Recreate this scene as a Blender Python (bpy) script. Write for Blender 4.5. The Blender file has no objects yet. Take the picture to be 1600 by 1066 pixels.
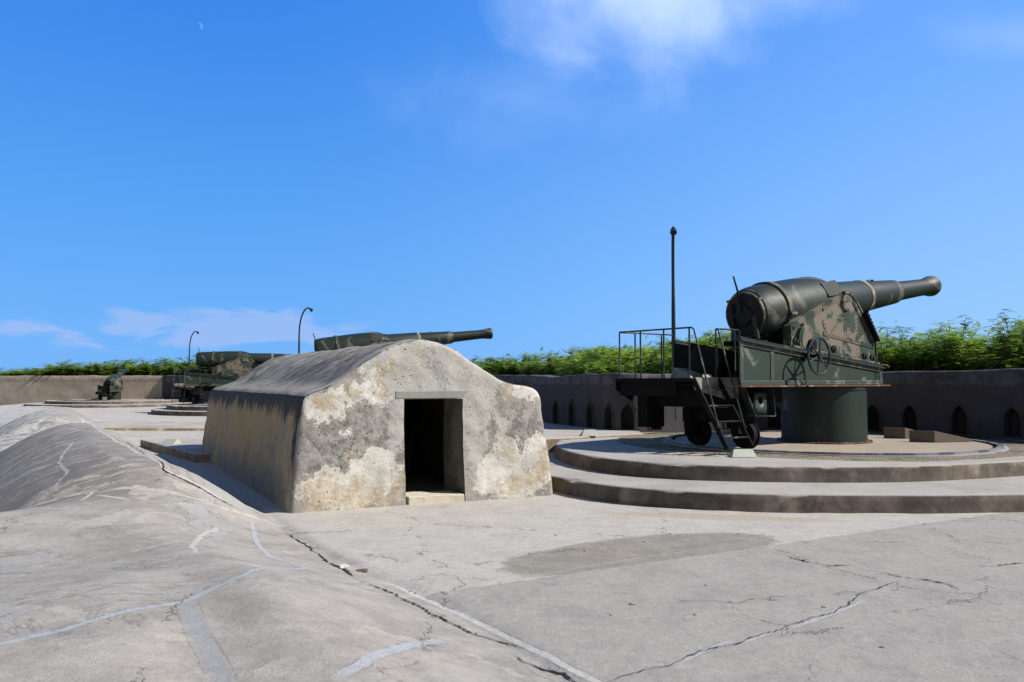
import bpy, bmesh, math, random
import numpy as np
from mathutils import Vector, Matrix, noise
random.seed(7); rng = np.random.default_rng(7)
R = math.radians
scene = bpy.context.scene
COL = scene.collection

# ------------------------------------------------------------ camera, sky, sun, exposure
EYE = 2.0; FPX = 1300.0; HZ = 595.0
cd = bpy.data.cameras.new('camera'); cam = bpy.data.objects.new('camera', cd); COL.objects.link(cam)
cam.location = (0, 0, EYE); cam.rotation_euler = (R(90) + math.atan(62 / FPX), 0, 0)
cd.sensor_width = 36; cd.lens = 36 * FPX / 1600; cd.clip_end = 8000; cd.clip_start = .05
scene.camera = cam
scene.render.resolution_x = 1024; scene.render.resolution_y = 682
SUN_AZ, SUN_EL = R(101), R(41)          # azimuth clockwise from +Y
sd = Vector((math.sin(SUN_AZ) * math.cos(SUN_EL), math.cos(SUN_AZ) * math.cos(SUN_EL), math.sin(SUN_EL)))
sl = bpy.data.lights.new('sun', 'SUN'); sun = bpy.data.objects.new('sun', sl); COL.objects.link(sun)
sl.energy = 5.0; sl.angle = R(.5); sl.color = (1, .955, .895)
sun.rotation_euler = sd.to_track_quat('Z', 'Y').to_euler()
scene.view_settings.view_transform = 'Standard'; scene.view_settings.look = 'None'
scene.view_settings.exposure = 0.4; scene.view_settings.gamma = 1


class NT:
    """small helper to write node graphs"""
    def __init__(s, tree): s.t = tree; s.n = tree.nodes; s.l = tree.links
    def new(s, typ, **k):
        n = s.n.new(typ)
        for a, b in k.items(): setattr(n, a, b)
        return n
    def put(s, sock, v):
        if isinstance(v, bpy.types.NodeSocket): s.l.new(v, sock)
        elif v is not None:
            if sock.type == 'RGBA' and len(v) == 3: v = (*v, 1)
            sock.default_value = v
    def m(s, op, a, b=None, c=None, clamp=False):
        n = s.new('ShaderNodeMath', operation=op, use_clamp=clamp)
        s.put(n.inputs[0], a); s.put(n.inputs[1], b); s.put(n.inputs[2], c); return n.outputs[0]
    def v(s, op, a, b=None, out=0):
        n = s.new('ShaderNodeVectorMath', operation=op)
        s.put(n.inputs[0], a); s.put(n.inputs[1], b); return n.outputs[out]
    def sep(s, a):
        n = s.new('ShaderNodeSeparateXYZ'); s.put(n.inputs[0], a); return n.outputs
    def comb(s, x, y, z):
        n = s.new('ShaderNodeCombineXYZ'); s.put(n.inputs[0], x); s.put(n.inputs[1], y); s.put(n.inputs[2], z); return n.outputs[0]
    def coord(s, which='Object'): return s.new('ShaderNodeTexCoord').outputs[which]
    def noise(s, co, sc, det=5, rough=.6, dist=0, col=False):
        n = s.new('ShaderNodeTexNoise'); s.put(n.inputs['Vector'], co); n.inputs['Scale'].default_value = sc
        n.inputs['Detail'].default_value = det; n.inputs['Roughness'].default_value = rough; n.inputs['Distortion'].default_value = dist
        return n.outputs['Color' if col else 'Fac']
    def voro(s, co, sc, feature='F1', out='Distance'):
        n = s.new('ShaderNodeTexVoronoi', feature=feature); s.put(n.inputs['Vector'], co); n.inputs['Scale'].default_value = sc
        return n.outputs[out]
    def ss(s, x, a, b):
        n = s.new('ShaderNodeMapRange', interpolation_type='SMOOTHSTEP')
        s.put(n.inputs[0], x); n.inputs[1].default_value = a; n.inputs[2].default_value = b  # a may exceed b
        return n.outputs[0]
    def mix(s, f, a, b, mode='MIX'):
        n = s.new('ShaderNodeMix', data_type='RGBA', blend_type=mode)
        s.put(n.inputs[0], f); s.put(n.inputs[6], a); s.put(n.inputs[7], b); return n.outputs[2]
    def bump(s, h, st, dist=.02, nrm=None):
        n = s.new('ShaderNodeBump'); s.put(n.inputs['Height'], h); n.inputs['Strength'].default_value = st
        n.inputs['Distance'].default_value = dist; s.put(n.inputs['Normal'], nrm); return n.outputs[0]


# world
w = bpy.data.worlds.new('World'); scene.world = w; w.use_nodes = True
W = NT(w.node_tree); W.n.clear()
sky = W.new('ShaderNodeTexSky', sky_type='NISHITA'); sky.sun_disc = False
sky.sun_elevation = SUN_EL; sky.sun_rotation = SUN_AZ
sky.air_density = 1.0; sky.dust_density = .35; sky.ozone_density = 3.0; sky.altitude = 0
hs = W.new('ShaderNodeHueSaturation'); W.put(hs.inputs['Color'], sky.outputs[0])
hs.inputs['Saturation'].default_value = 1.22; hs.inputs['Value'].default_value = 1.0; hs.inputs['Hue'].default_value = .5
d = W.coord('Generated'); X, Y, Z = W.sep(d)[:3]
ay = W.m('MAXIMUM', Y, .05); cu = W.m('DIVIDE', X, ay); cv = W.m('DIVIDE', Z, ay)
cvec = W.comb(cu, cv, 0)
def ell(cx, cy, rx, ry):
    a = W.m('DIVIDE', W.m('SUBTRACT', cu, cx), rx); b = W.m('DIVIDE', W.m('SUBTRACT', cv, cy), ry)
    return W.m('SUBTRACT', 1.0, W.m('SQRT', W.m('ADD', W.m('MULTIPLY', a, a), W.m('MULTIPLY', b, b))))
nz = W.noise(cvec, 7, 7, .55, .3); nzl = W.noise(W.v('MULTIPLY', cvec, (1, 3.2, 1)), 9, 7, .6, .4)
def cloud(cx, cy, rx, ry, amp, lo=0.0, hi=.9, nz=nz):
    e = W.m('ADD', ell(cx, cy, rx, ry), W.m('MULTIPLY', W.m('SUBTRACT', nz, .5), amp))
    return W.ss(e, lo, hi)
fy = W.ss(Y, 0, .1)
c1 = W.m('MULTIPLY', cloud(.145, .49, .21, .16, 1.6, .0, 1.15), .70)
c1b = W.m('MULTIPLY', cloud(.33, .47, .15, .05, 1.5, .0, 1.3), .40)
c1c = W.m('MULTIPLY', cloud(.02, .34, .25, .10, 1.9, .15, 1.4), .16)
c2 = W.m('MULTIPLY', cloud(-.34, .064, .20, .030, 3.6, .0, .6, nzl), .42)
c3 = W.m('MULTIPLY', cloud(-.60, .066, .055, .018, 3.6, .0, .8, nzl), .40)
c4 = W.m('MULTIPLY', cloud(-.53, .047, .035, .010, 3.6, .0, .8, nzl), .25)
c5 = W.m('MULTIPLY', cloud(.6, .42, .14, .05, 1.6, .1, 1.3), .18)
# clear saturated blue, paler towards the sun side, the horizon and behind the camera
el = W.m('MAXIMUM', Z, 0.0)
gel = W.ss(el, -.02, .50)
front = W.mix(gel, (.132, .425, .95), (.034, .232, .82))
west = W.ss(X, -.35, .75)
front = W.mix(W.m('MULTIPLY', west, .80), front, W.mix(gel, (.370, .650, 1.10), (.19, .46, 1.10)))
back = W.mix(W.ss(el, 0, .6), (.27, .30, .34), (.13, .18, .27))
domec = W.mix(W.ss(Y, .55, .15), front, back)
domec = W.mix(W.ss(el, .50, .95), domec, (.06, .12, .26))
dm = W.v('MULTIPLY', domec, (7.4, 7.4, 7.4))
col = W.mix(.93, hs.outputs[0], dm)
def addc(col, f, cc): return W.mix(W.m('MULTIPLY', f, fy), col, cc)
col = addc(col, c1, (5.6, 7.0, 9.4)); col = addc(col, c1b, (5.6, 7.0, 9.4)); col = addc(col, c1c, (5.6, 7.0, 9.4))
col = addc(col, c5, (5.6, 7.0, 9.4))
for c in (c2, c3, c4): col = addc(col, c, (3.7, 4.2, 6.4))
bg = W.new('ShaderNodeBackground'); bg.inputs[1].default_value = .105; W.put(bg.inputs[0], col)
wo = W.new('ShaderNodeOutputWorld'); W.put(wo.inputs[0], bg.outputs[0])

# ------------------------------------------------------------ helpers
def tag(o, label=None, cat=None, group=None, kind=None):
    if label: o['label'] = label
    if cat: o['category'] = cat
    if group: o['group'] = group
    if kind: o['kind'] = kind
    return o
def empty(name, loc=(0, 0, 0), rz=0, sc=1.0):
    o = bpy.data.objects.new(name, None); COL.objects.link(o); o.location = loc; o.rotation_euler = (0, 0, rz)
    o.scale = (sc, sc, sc); o.empty_display_size = .3; return o
def mesh_obj(name, verts, faces, m, parent=None, smooth=35, mats=None, mi=None):
    me = bpy.data.meshes.new(name); me.from_pydata([tuple(v) for v in verts], [], faces)
    for mm in (mats or [m]): me.materials.append(mm)
    if mi is not None: me.polygons.foreach_set('material_index', mi)
    if smooth is not None:
        me.polygons.foreach_set('use_smooth', [True] * len(me.polygons))
        if smooth < 180: me.set_sharp_from_angle(angle=R(smooth))
    me.update()
    o = bpy.data.objects.new(name, me); COL.objects.link(o)
    if parent: o.parent = parent
    return o
class MB:
    def __init__(s): s.V = []; s.F = []; s.MI = []; s.cur = 0
    def add(s, V, F):
        n = len(s.V); s.MI += [s.cur] * len(F); s.V += [tuple(v) for v in V]; s.F += [tuple(i + n for i in f) for f in F]; return s
    def box(s, x0, x1, y0, y1, z0, z1, M=None):
        V = [Vector((x, y, z)) for z in (z0, z1) for y in (y0, y1) for x in (x0, x1)]
        if M: V = [M @ v for v in V]
        return s.add(V, [(0, 2, 3, 1), (4, 5, 7, 6), (0, 1, 5, 4), (2, 6, 7, 3), (0, 4, 6, 2), (1, 3, 7, 5)])
    def beam(s, a, b, wd, h, up=(0, 0, 1)):
        a = Vector(a); b = Vector(b); L = (b - a).length; x = (b - a).normalized(); up = Vector(up)
        y = up.cross(x).normalized(); z = x.cross(y)
        M = Matrix((x, y, z)).transposed().to_4x4(); M.translation = a
        return s.box(0, L, -wd / 2, wd / 2, -h / 2, h / 2, M)
    def prism(s, P, y0, y1, M=None):            # polygon in x,z (counter-clockwise) extruded over y
        n = len(P); V = [Vector((x, y0, z)) for x, z in P] + [Vector((x, y1, z)) for x, z in P]
        if M: V = [M @ v for v in V]
        return s.add(V, [tuple(range(n)), tuple(range(2 * n - 1, n - 1, -1))] + [(i, i + n, (i + 1) % n + n, (i + 1) % n) for i in range(n)])
    def tube(s, pts, r, n=8, closed=False):
        pts = [Vector(p) for p in pts]; m = len(pts); V = []; F = []
        ref = None
        for i, p in enumerate(pts):
            if closed: t = pts[(i + 1) % m] - pts[i - 1]
            else: t = pts[min(i + 1, m - 1)] - pts[max(i - 1, 0)]
            t.normalize()
            if ref is None: ref = t.orthogonal().normalized()
            a = (ref - t * ref.dot(t)).normalized(); b = t.cross(a); ref = a
            rr = r[i] if isinstance(r, (list, tuple)) else r
            V += [p + (a * math.cos(k * 2 * math.pi / n) + b * math.sin(k * 2 * math.pi / n)) * rr for k in range(n)]
        for i in range(m if closed else m - 1):
            j = (i + 1) % m
            F += [(i * n + k, i * n + (k + 1) % n, j * n + (k + 1) % n, j * n + k) for k in range(n)]
        if not closed: F += [tuple(range(n - 1, -1, -1)), tuple((m - 1) * n + k for k in range(n))]
        return s.add(V, F)
    def cyl(s, a, b, r, n=16, r2=None): return s.tube([a, b], [r, r if r2 is None else r2], n)
    def lathe(s, prof, M, n=48, a0=0, a1=None):     # prof: (axial x, radius) revolved about local x
        V = []; F = []; full = a1 is None; m = n if full else n + 1
        for x, r in prof:
            for k in range(m):
                a = (k / n * 2 * math.pi) if full else a0 + (a1 - a0) * k / n
                V.append(M @ Vector((x, r * math.cos(a), r * math.sin(a))))
        for i in range(len(prof) - 1):
            for k in range(n):
                k2 = (k + 1) % m if full else k + 1
                F.append((i * m + k, i * m + k2, (i + 1) * m + k2, (i + 1) * m + k))
        F = [f[::-1] for f in F]
        return s.add(V, F)
    def rivet(s, p, nrm, r=.014, h=.012):
        p = Vector(p); nrm = Vector(nrm).normalized(); a = nrm.orthogonal().normalized(); b = nrm.cross(a); V = []
        for k in range(6):
            c = k * math.pi / 3; V.append(p + (a * math.cos(c) + b * math.sin(c)) * r)
        for k in range(6):
            c = k * math.pi / 3; V.append(p + (a * math.cos(c) + b * math.sin(c)) * r * .55 + nrm * h)
        c0 = s.cur; s.cur = 1; s.add(V, [(k, (k + 1) % 6, (k + 1) % 6 + 6, k + 6) for k in range(6)] + [tuple(range(6, 12))]); s.cur = c0; return s
    def build(s, name, m, parent=None, smooth=35, bevel=0, m2=None):
        o = mesh_obj(name, s.V, s.F, m, parent, smooth, mats=[m, m2], mi=s.MI) if m2 else mesh_obj(name, s.V, s.F, m, parent, smooth)
        if bevel:
            b = o.modifiers.new('b', 'BEVEL'); b.width = bevel; b.segments = 2; b.limit_method = 'ANGLE'; b.angle_limit = R(40)
        return o

# ------------------------------------------------------------ materials
def mat(name):
    m = bpy.data.materials.new(name); m.use_nodes = True; T = NT(m.node_tree)
    b = T.n['Principled BSDF']; return m, T, b
def simple(name, c, rough=.7, metal=0, nsc=12, namp=.25, bump=.1):
    m, T, b = mat(name); co = T.coord()
    n = T.noise(co, nsc, 6, .65); k = T.m('MULTIPLY_ADD', n, namp * 2, 1 - namp)
    T.put(b.inputs['Base Color'], T.mix(1.0, c, T.comb(k, k, k), 'MULTIPLY'))
    b.inputs['Roughness'].default_value = rough; b.inputs['Metallic'].default_value = metal
    if bump: T.put(b.inputs['Normal'], T.bump(T.noise(co, nsc * 4, 5), bump, .01))
    return m
def paint(name, base, fade, rust, fade_amt, rust_amt, rough=.42, sc=1.4, seed=0):
    """old military paint: camouflage fading + rust stains"""
    m, T, b = mat(name); co = T.v('ADD', T.coord(), (seed, seed * .7, 3))
    n1 = T.noise(co, sc, 4, .5, .6); n2 = T.noise(co, sc * 9, 5, .7); n3 = T.noise(co, sc * 3.1, 7, .75)
    f = T.m('ADD', n1, T.m('MULTIPLY', T.m('SUBTRACT', n2, .5), .06))
    k = T.m('MULTIPLY_ADD', T.noise(co, sc * 5, 6, .7), .7, .65)
    c = T.mix(1.0, base, T.comb(k, k, k), 'MULTIPLY')
    fm = T.ss(f, .62 - fade_amt * .22, .68 - fade_amt * .22)
    c = T.mix(T.m('MULTIPLY', fm, .85), c, fade)
    st = T.noise(T.v('MULTIPLY', co, (14, 14, 1.2)), 1.0, 5, .6)
    rm = T.ss(T.m('ADD', T.m('MULTIPLY', n3, .8), T.m('MULTIPLY', st, .25)), .72 - rust_amt * .2, .82 - rust_amt * .2)
    c = T.mix(rm, c, rust)
    b.inputs['Specular IOR Level'].default_value = .32
    T.put(b.inputs['Base Color'], c)
    T.put(b.inputs['Roughness'], T.m('ADD', T.m('MULTIPLY', rm, .4), T.m('MULTIPLY_ADD', n2, .3, rough - .12)))
    T.put(b.inputs['Normal'], T.bump(T.m('ADD', n2, T.m('MULTIPLY', n3, .6)), .18, .01))
    return m
GREEN = (.030, .042, .034)
M_barrel = paint('barrel_paint', (.013, .022, .017), (.11, .10, .075), (.10, .05, .025), .14, .14, .50, 1.1)
M_body = paint('carriage_green', (.022, .038, .030), (.17, .18, .155), (.14, .06, .03), .32, .16, .5, 1.3, 4)
M_cheek = paint('cheek_paint', (.034, .052, .041), (.185, .155, .118), (.15, .06, .03), .55, .30, .6, 2.1, 9)
M_black = paint('black_iron', (.0045, .0052, .0055), (.014, .014, .013), (.05, .025, .018), .1, .15, .75, 2, 2)
M_black.node_tree.nodes['Principled BSDF'].inputs['Specular IOR Level'].default_value = .15
M_rail = paint('rail_paint', (.018, .024, .026), (.10, .10, .095), (.16, .07, .035), .2, .3, .42, 3, 3)
M_rust = paint('rusty_flange', (.13, .060, .038), (.22, .19, .16), (.10, .035, .02), .3, .7, .8, 2.5, 1)
M_plate = paint('faded_plate', (.26, .245, .21), (.14, .15, .13), (.20, .09, .04), .5, .45, .6, 3, 12)
M_pole = simple('pole_iron', (.018, .022, .03), .4, .2)
M_lug = simple('lug_paint', (.030, .036, .034), .8, 0, 9, .5)
M_brown = simple('brown_board', (.115, .085, .065), .75, 0, 6, .3)

def concrete(name, base=(.33, .315, .29), dark=(.17, .16, .145), warm=(.36, .29, .20), side=None, sc=1.0, streak=0, amt=.5):
    m, T, b = mat(name); co = T.coord()
    n1 = T.noise(co, .55 * sc, 6, .62, .4); n2 = T.noise(co, 6 * sc, 6, .7); n3 = T.noise(co, 45 * sc, 4, .7); n4 = T.noise(T.v('ADD', co, (9, 4, 2)), 1.3 * sc, 5, .65)
    c = T.mix(T.m('MULTIPLY', T.ss(n1, .42, .68), amt), base, dark)
    c = T.mix(T.m('MULTIPLY', T.ss(n4, .58, .72), .35), c, warm)
    k = T.m('ADD', T.m('MULTIPLY_ADD', n2, .5, .62), T.m('MULTIPLY', n3, .25))
    c = T.mix(1.0, c, T.comb(k, k, k), 'MULTIPLY')
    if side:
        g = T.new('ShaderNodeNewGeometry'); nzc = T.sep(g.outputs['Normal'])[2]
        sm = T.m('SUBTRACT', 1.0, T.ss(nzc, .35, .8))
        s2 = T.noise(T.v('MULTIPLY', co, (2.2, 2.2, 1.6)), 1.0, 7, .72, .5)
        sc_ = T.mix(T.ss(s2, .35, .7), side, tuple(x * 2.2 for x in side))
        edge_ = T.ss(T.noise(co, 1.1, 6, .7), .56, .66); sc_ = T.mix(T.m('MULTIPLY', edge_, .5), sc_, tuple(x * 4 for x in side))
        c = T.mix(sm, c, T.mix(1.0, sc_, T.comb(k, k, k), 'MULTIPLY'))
    T.put(b.inputs['Base Color'], c); b.inputs['Roughness'].default_value = .92
    b.inputs['Specular IOR Level'].default_value = .25
    h = T.m('ADD', T.m('MULTIPLY', n2, .6), T.m('MULTIPLY', n3, .35))
    T.put(b.inputs['Normal'], T.bump(h, .45, .02))
    return m
M_step = concrete('step_concrete', (.36, .34, .31), (.22, .21, .19), (.36, .28, .19), side=(.088, .073, .060))  # side: stained brown risers, with some of their shade put into the colour
M_disc = concrete('turntable_concrete', (.34, .285, .225), (.25, .215, .175), (.30, .16, .08), amt=.5)
M_conc = concrete('plain_concrete', (.36, .34, .31))
M_rubble = concrete('loose_stone', (.30, .27, .22), (.15, .13, .1))

# ------------------------------------------------------------ ground height
TD = Vector((-.51, .86)).normalized(); TP = Vector((-TD.y, TD.x))    # along the toe crack, and left of it
def sst(x, a, b):
    t = np.clip((x - a) / (b - a), 0, 1); return t * t * (3 - 2 * t)
def lnoise(x, y, s, seed):
    """cheap smooth value noise (vectorised)"""
    x = np.asarray(x) / s + seed * 17.3; y = np.asarray(y) / s + seed * 5.7
    xi = np.floor(x); yi = np.floor(y); fx = x - xi; fy = y - yi
    fx = fx * fx * (3 - 2 * fx); fy = fy * fy * (3 - 2 * fy)
    def h(a, b): v = np.sin(a * 127.1 + b * 311.7) * 43758.5453; return v - np.floor(v)
    return (h(xi, yi) * (1 - fx) + h(xi + 1, yi) * fx) * (1 - fy) + (h(xi, yi + 1) * (1 - fx) + h(xi + 1, yi + 1) * fx) * fy - .5
def ground_z(x, y):
    x = np.asarray(x, float); y = np.asarray(y, float)
    p = x * TP.x + (y - 6.3) * TP.y; q = x * TD.x + (y - 6.3) * TD.y
    p = p + .10 * np.sin(q * .9 + .5) * sst(q, 12, 6)
    wv = .5 + .5 * np.cos((q - 1.2) * 2 * np.pi / 5.2)                # cross-domes in the foreground
    near = (.34 + .16 * wv) * sst(p, 0, 1.9) + .05 * sst(p, 2, 3) * np.cos(q * .8)
    near = near - .05 * np.exp(-((p - 2.2) / .35) ** 2) * sst(q, 4.5, 1)
    prof = np.interp(p, [-1, 0, .25, .6, 1.0, 1.5, 2.0, 2.5, 3.0, 3.5, 4.0, 4.6, 5.4, 6.5, 9], [0, 0, .10, .36, .62, .82, .84, .72, .50, .18, -.22, -.8, -1.5, -2.2, -2.6])
    flank = np.interp(p, [-1, 0, .6, 1.6, 2.6, 4, 8, 14], [0, 0, .12, .16, .1, -.1, -.3, -.4])
    a = sst(q - .12 * p, 5.7, 7.3) * sst(q + .25 * (p - 1.5) ** 2, 24.5, 20.5)
    b = sst(q, 29, 31) * sst(q + .25 * (p - 1.5) ** 2, 42, 39)
    z = near * sst(q, 6.8, 4.8)
    base = near * (1 - sst(q, 6.0, 7.8)) + flank * sst(q, 6.0, 7.8)
    far = np.maximum(prof, -3)
    z = base * (1 - a) + far * a
    z = z * (1 - b) + (far * .8) * b
    z = z - .05 * np.exp(-((q - .12 * p - 5.75) / .22) ** 2) * sst(p, .6, 1.6)
    z = np.where(p < 0, 0, z)
    z = z + .028 * lnoise(x, y, .9, 1) * sst(p, -.2, .8) + .010 * lnoise(x, y, .35, 2) + .02 * lnoise(x, y, 3.1, 3)
    z = z - .03 * np.exp(-(p / .10) ** 2) * (q < 8) * (q > -9)      # the toe crease
    return z
def gz(x, y): return float(ground_z(x, y))
def at(px, py, z=None):
    """point of the ground seen at a photo pixel (full-size photo pixels)"""
    X_, Zr = (px - 800) / FPX, (HZ - py) / FPX
    # camera pitch is handled by the horizon offset (small angle)
    D = 3.0
    if z is not None: D = (z - EYE) / Zr; return Vector((X_ * D, D, z))
    for D in np.arange(2.5, 80, .02):
        if EYE + Zr * D <= gz(X_ * D, D): break
    return Vector((X_ * D, D, gz(X_ * D, D)))

def axis_steps(lo, hi, fine_lo, fine_hi, st, g):
    a = list(np.arange(fine_lo, fine_hi, st)); s = st; x = fine_hi
    while x < hi: a.append(x); s = min(s * g, 1.2); x += s
    a.append(hi); s = st * g; x = fine_lo - s; L = []
    while x > lo: L.append(x); s = min(s * g, 1.2); x -= s
    L.append(lo); return np.array(L[::-1] + a)
gx = axis_steps(-80, 30, -7, 6, .055, 1.03); gy = axis_steps(-12, 74, 3.5, 14, .055, 1.02)
GX, GY = np.meshgrid(gx, gy); GZ = ground_z(GX, GY)
nx, ny = len(gx), len(gy)
idx = np.arange(nx * ny).reshape(ny, nx)
faces = np.stack([idx[:-1, :-1], idx[:-1, 1:], idx[1:, 1:], idx[1:, :-1]], -1).reshape(-1, 4)
me = bpy.data.meshes.new('ground')
me.vertices.add(nx * ny); me.vertices.foreach_set('co', np.stack([GX, GY, GZ], -1).reshape(-1))
me.loops.add(faces.size); me.loops.foreach_set('vertex_index', faces.reshape(-1))
me.polygons.add(len(faces)); me.polygons.foreach_set('loop_start', np.arange(0, faces.size, 4)); me.polygons.foreach_set('loop_total', np.full(len(faces), 4))
me.polygons.foreach_set('use_smooth', np.ones(len(faces), bool)); me.update(calc_edges=True); me.validate()
ground = bpy.data.objects.new('ground', me); COL.objects.link(ground); tag(ground, kind='structure')


SEAMS = [  # photo pixels, half width, jaggedness, colour
 ([(-40, 1016), (0, 1004), (110, 978), (210, 950), (300, 934), (330, 920), (385, 896), (440, 884), (490, 882)], .032, .075, (.33, .355, .39)),
 ([(398, 812), (405, 845), (430, 868), (470, 880), (520, 892), (585, 912), (660, 938)], .035, .09, (.37, .385, .41)),
 ([(520, 1060), (560, 1035), (590, 1018), (640, 1002), (700, 992)], .045, .11, (.35, .37, .40)),
 ([(296, 930), (318, 985), (345, 1030), (372, 1080)], .075, .13, (.265, .27, .275)),
 ([(590, 902), (610, 908), (680, 938), (760, 974), (840, 1012), (900, 1042), (970, 1075)], .033, .05, (.50, .49, .47)),
 ([(1045, 1034), (1085, 1015), (1120, 1000), (1150, 992)], .028, .06, (.37, .385, .40)),
 ([(1215, 979), (1262, 966), (1290, 955), (1330, 940), (1352, 929)], .028, .09, (.38, .39, .40)),
 ([(1150, 1000), (1190, 985), (1222, 976)], .020, .08, (.46, .44, .40)),
 ([(690, 922), (800, 903), (900, 884), (1000, 868), (1110, 853)], .007, .02, (.47, .45, .41)),
 ([(118, 645), (150, 666), (186, 690), (260, 733), (330, 766), (385, 800)], .028, .10, (.47, .46, .43)),
 ([(118, 690), (104, 706), (96, 722), (110, 738), (96, 752), (90, 766)], .024, .14, (.46, .45, .44)),
 ([(158, 760), (146, 770), (130, 783)], .03, .10, (.47, .46, .44)),
 ([(150, 772), (168, 774), (200, 779), (215, 778)], .03, .14, (.47, .46, .44)),
 ([(350, 822), (318, 835), (305, 850), (315, 862)], .035, .16, (.46, .44, .41)),
]
GXY = np.stack([GX.ravel(), GY.ravel()], -1)
def seam_attr(k, pix):
    P = np.array([[q_.x, q_.y] for q_ in (at(*p) for p in pix)])
    best = np.full(len(GXY), 1e9); sdist = np.full(len(GXY), 9.0); al = np.full(len(GXY), -9.0); acc = 0.0
    near = np.hypot(GXY[:, 0] - P[:, 0].mean(), GXY[:, 1] - P[:, 1].mean()) < 1.0 + np.hypot(*(P.max(0) - P.min(0)))
    G = GXY[near]; bb = best[near]; ss_ = sdist[near]; aa = al[near]
    for a, b_ in zip(P[:-1], P[1:]):
        d_ = b_ - a; L = np.hypot(*d_); t = ((G - a) @ d_) / L; tc = np.clip(t, 0, L); c_ = a + np.outer(tc / L, d_)
        r_ = np.hypot(*(G - c_).T); perp = ((G[:, 0] - a[0]) * -d_[1] + (G[:, 1] - a[1]) * d_[0]) / L
        mk = r_ < bb; bb[mk] = r_[mk]; ss_[mk] = (np.sign(perp) * np.maximum(r_, np.abs(perp)))[mk]; aa[mk] = (acc + tc)[mk]; acc += L
    best[near] = bb; sdist[near] = ss_; al[near] = aa
    arr = np.stack([sdist, al, acc - al], -1).astype(np.float32)
    A_ = me.attributes.new('seam%d' % k, 'FLOAT_VECTOR', 'POINT'); A_.data.foreach_set('vector', arr.ravel())
for k_, sm_ in enumerate(SEAMS): seam_attr(k_, sm_[0])

# ground material
m, T, b = mat('old_concrete_floor'); co = T.coord(); gxx, gyy, gzz = T.sep(co)[:3]
def lin(cx, cy, dx, dy): return T.m('ADD', T.m('MULTIPLY', T.m('SUBTRACT', gxx, cx), dx), T.m('MULTIPLY', T.m('SUBTRACT', gyy, cy), dy))
P_ = lin(0, 6.3, TP.x, TP.y); Q_ = lin(0, 6.3, TD.x, TD.y)
n_l = T.noise(co, .35, 5, .6, .5); n_m = T.noise(co, 1.6, 7, .68, .4); n_s = T.noise(co, 9, 7, .72); n_f = T.noise(co, 60, 5, .75); n_w = T.noise(co, 2.6, 6, .7)
berm = T.ss(T.m('ADD', P_, T.m('MULTIPLY', T.m('SUBTRACT', n_w, .5), .25)), -.12, .06)
floorc = T.mix(T.ss(n_l, .35, .65), (.43, .41, .375), (.36, .345, .32))
# newer pale slab beyond the diagonal joint, warmer slab on the near side
dj = T.m('ADD', lin(-.68, 8.0, -.5, .866), T.m('MULTIPLY', T.m('SUBTRACT', n_w, .5), .10))
slab = T.ss(dj, -.015, .015)
floorc = T.mix(slab, T.mix(T.ss(n_m, .4, .7), (.335, .315, .288), (.285, .268, .248)), T.mix(T.ss(n_m, .35, .7), (.44, .415, .375), (.38, .355, .325)))
# dried puddle stain
eu = T.m('DIVIDE', lin(1.60, 9.85, .866, .5), 2.05); ev = T.m('DIVIDE', lin(1.60, 9.85, -.5, .866), .82)
ed = T.m('SUBTRACT', 1, T.m('SQRT', T.m('ADD', T.m('MULTIPLY', eu, eu), T.m('MULTIPLY', ev, ev))))
pud = T.m('MULTIPLY', T.ss(T.m('ADD', ed, T.m('MULTIPLY', T.m('SUBTRACT', n_w, .5), .45)), -.02, .10), slab)
pudc = T.mix(T.ss(n_w, .35, .68), (.215, .195, .165), (.28, .255, .215))
floorc = T.mix(T.m('MULTIPLY', pud, .92), floorc, pudc)
# sandy tan stain near the steps
eu = T.m('DIVIDE', lin(3.0, 12.3, .95, -.2), 1.9); ev = T.m('DIVIDE', lin(3.0, 12.3, .2, .95), .28)
ed = T.m('SUBTRACT', 1, T.m('SQRT', T.m('ADD', T.m('MULTIPLY', eu, eu), T.m('MULTIPLY', ev, ev))))
floorc = T.mix(T.m('MULTIPLY', T.ss(T.m('ADD', ed, T.m('MULTIPLY', T.m('SUBTRACT', n_w, .5), .8)), 0, .3), .6), floorc, (.37, .29, .20))
# berm: weathered render, streaks run down the slope, pale lime drips
bermc = T.mix(T.ss(n_m, .36, .66), (.36, .335, .30), (.27, .25, .225))
qq = T.comb(T.m('MULTIPLY', Q_, 5.0), T.m('MULTIPLY', P_, .55), 0)
stk = T.noise(qq, 1.0, 7, .72, .9); stk2 = T.noise(T.comb(T.m('MULTIPLY', Q_, 1.5), T.m('MULTIPLY', P_, .35), 7), 1.0, 5, .6, 1.2)
vault = T.m('MULTIPLY', T.m('MULTIPLY', T.ss(T.m('SUBTRACT', Q_, T.m('MULTIPLY', P_, .12)), 5.6, 6.3), T.ss(T.m('ADD', P_, T.m('MULTIPLY', T.m('SUBTRACT', stk2, .5), 1.3)), .7, 2.1)), T.m('SUBTRACT', 1.0, T.ss(Q_, 40, 44)))
dk = T.m('MULTIPLY', vault, T.ss(stk, .24, .52))
bermc = T.mix(T.m('MULTIPLY', dk, .80), bermc, (.165, .150, .135))
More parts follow.
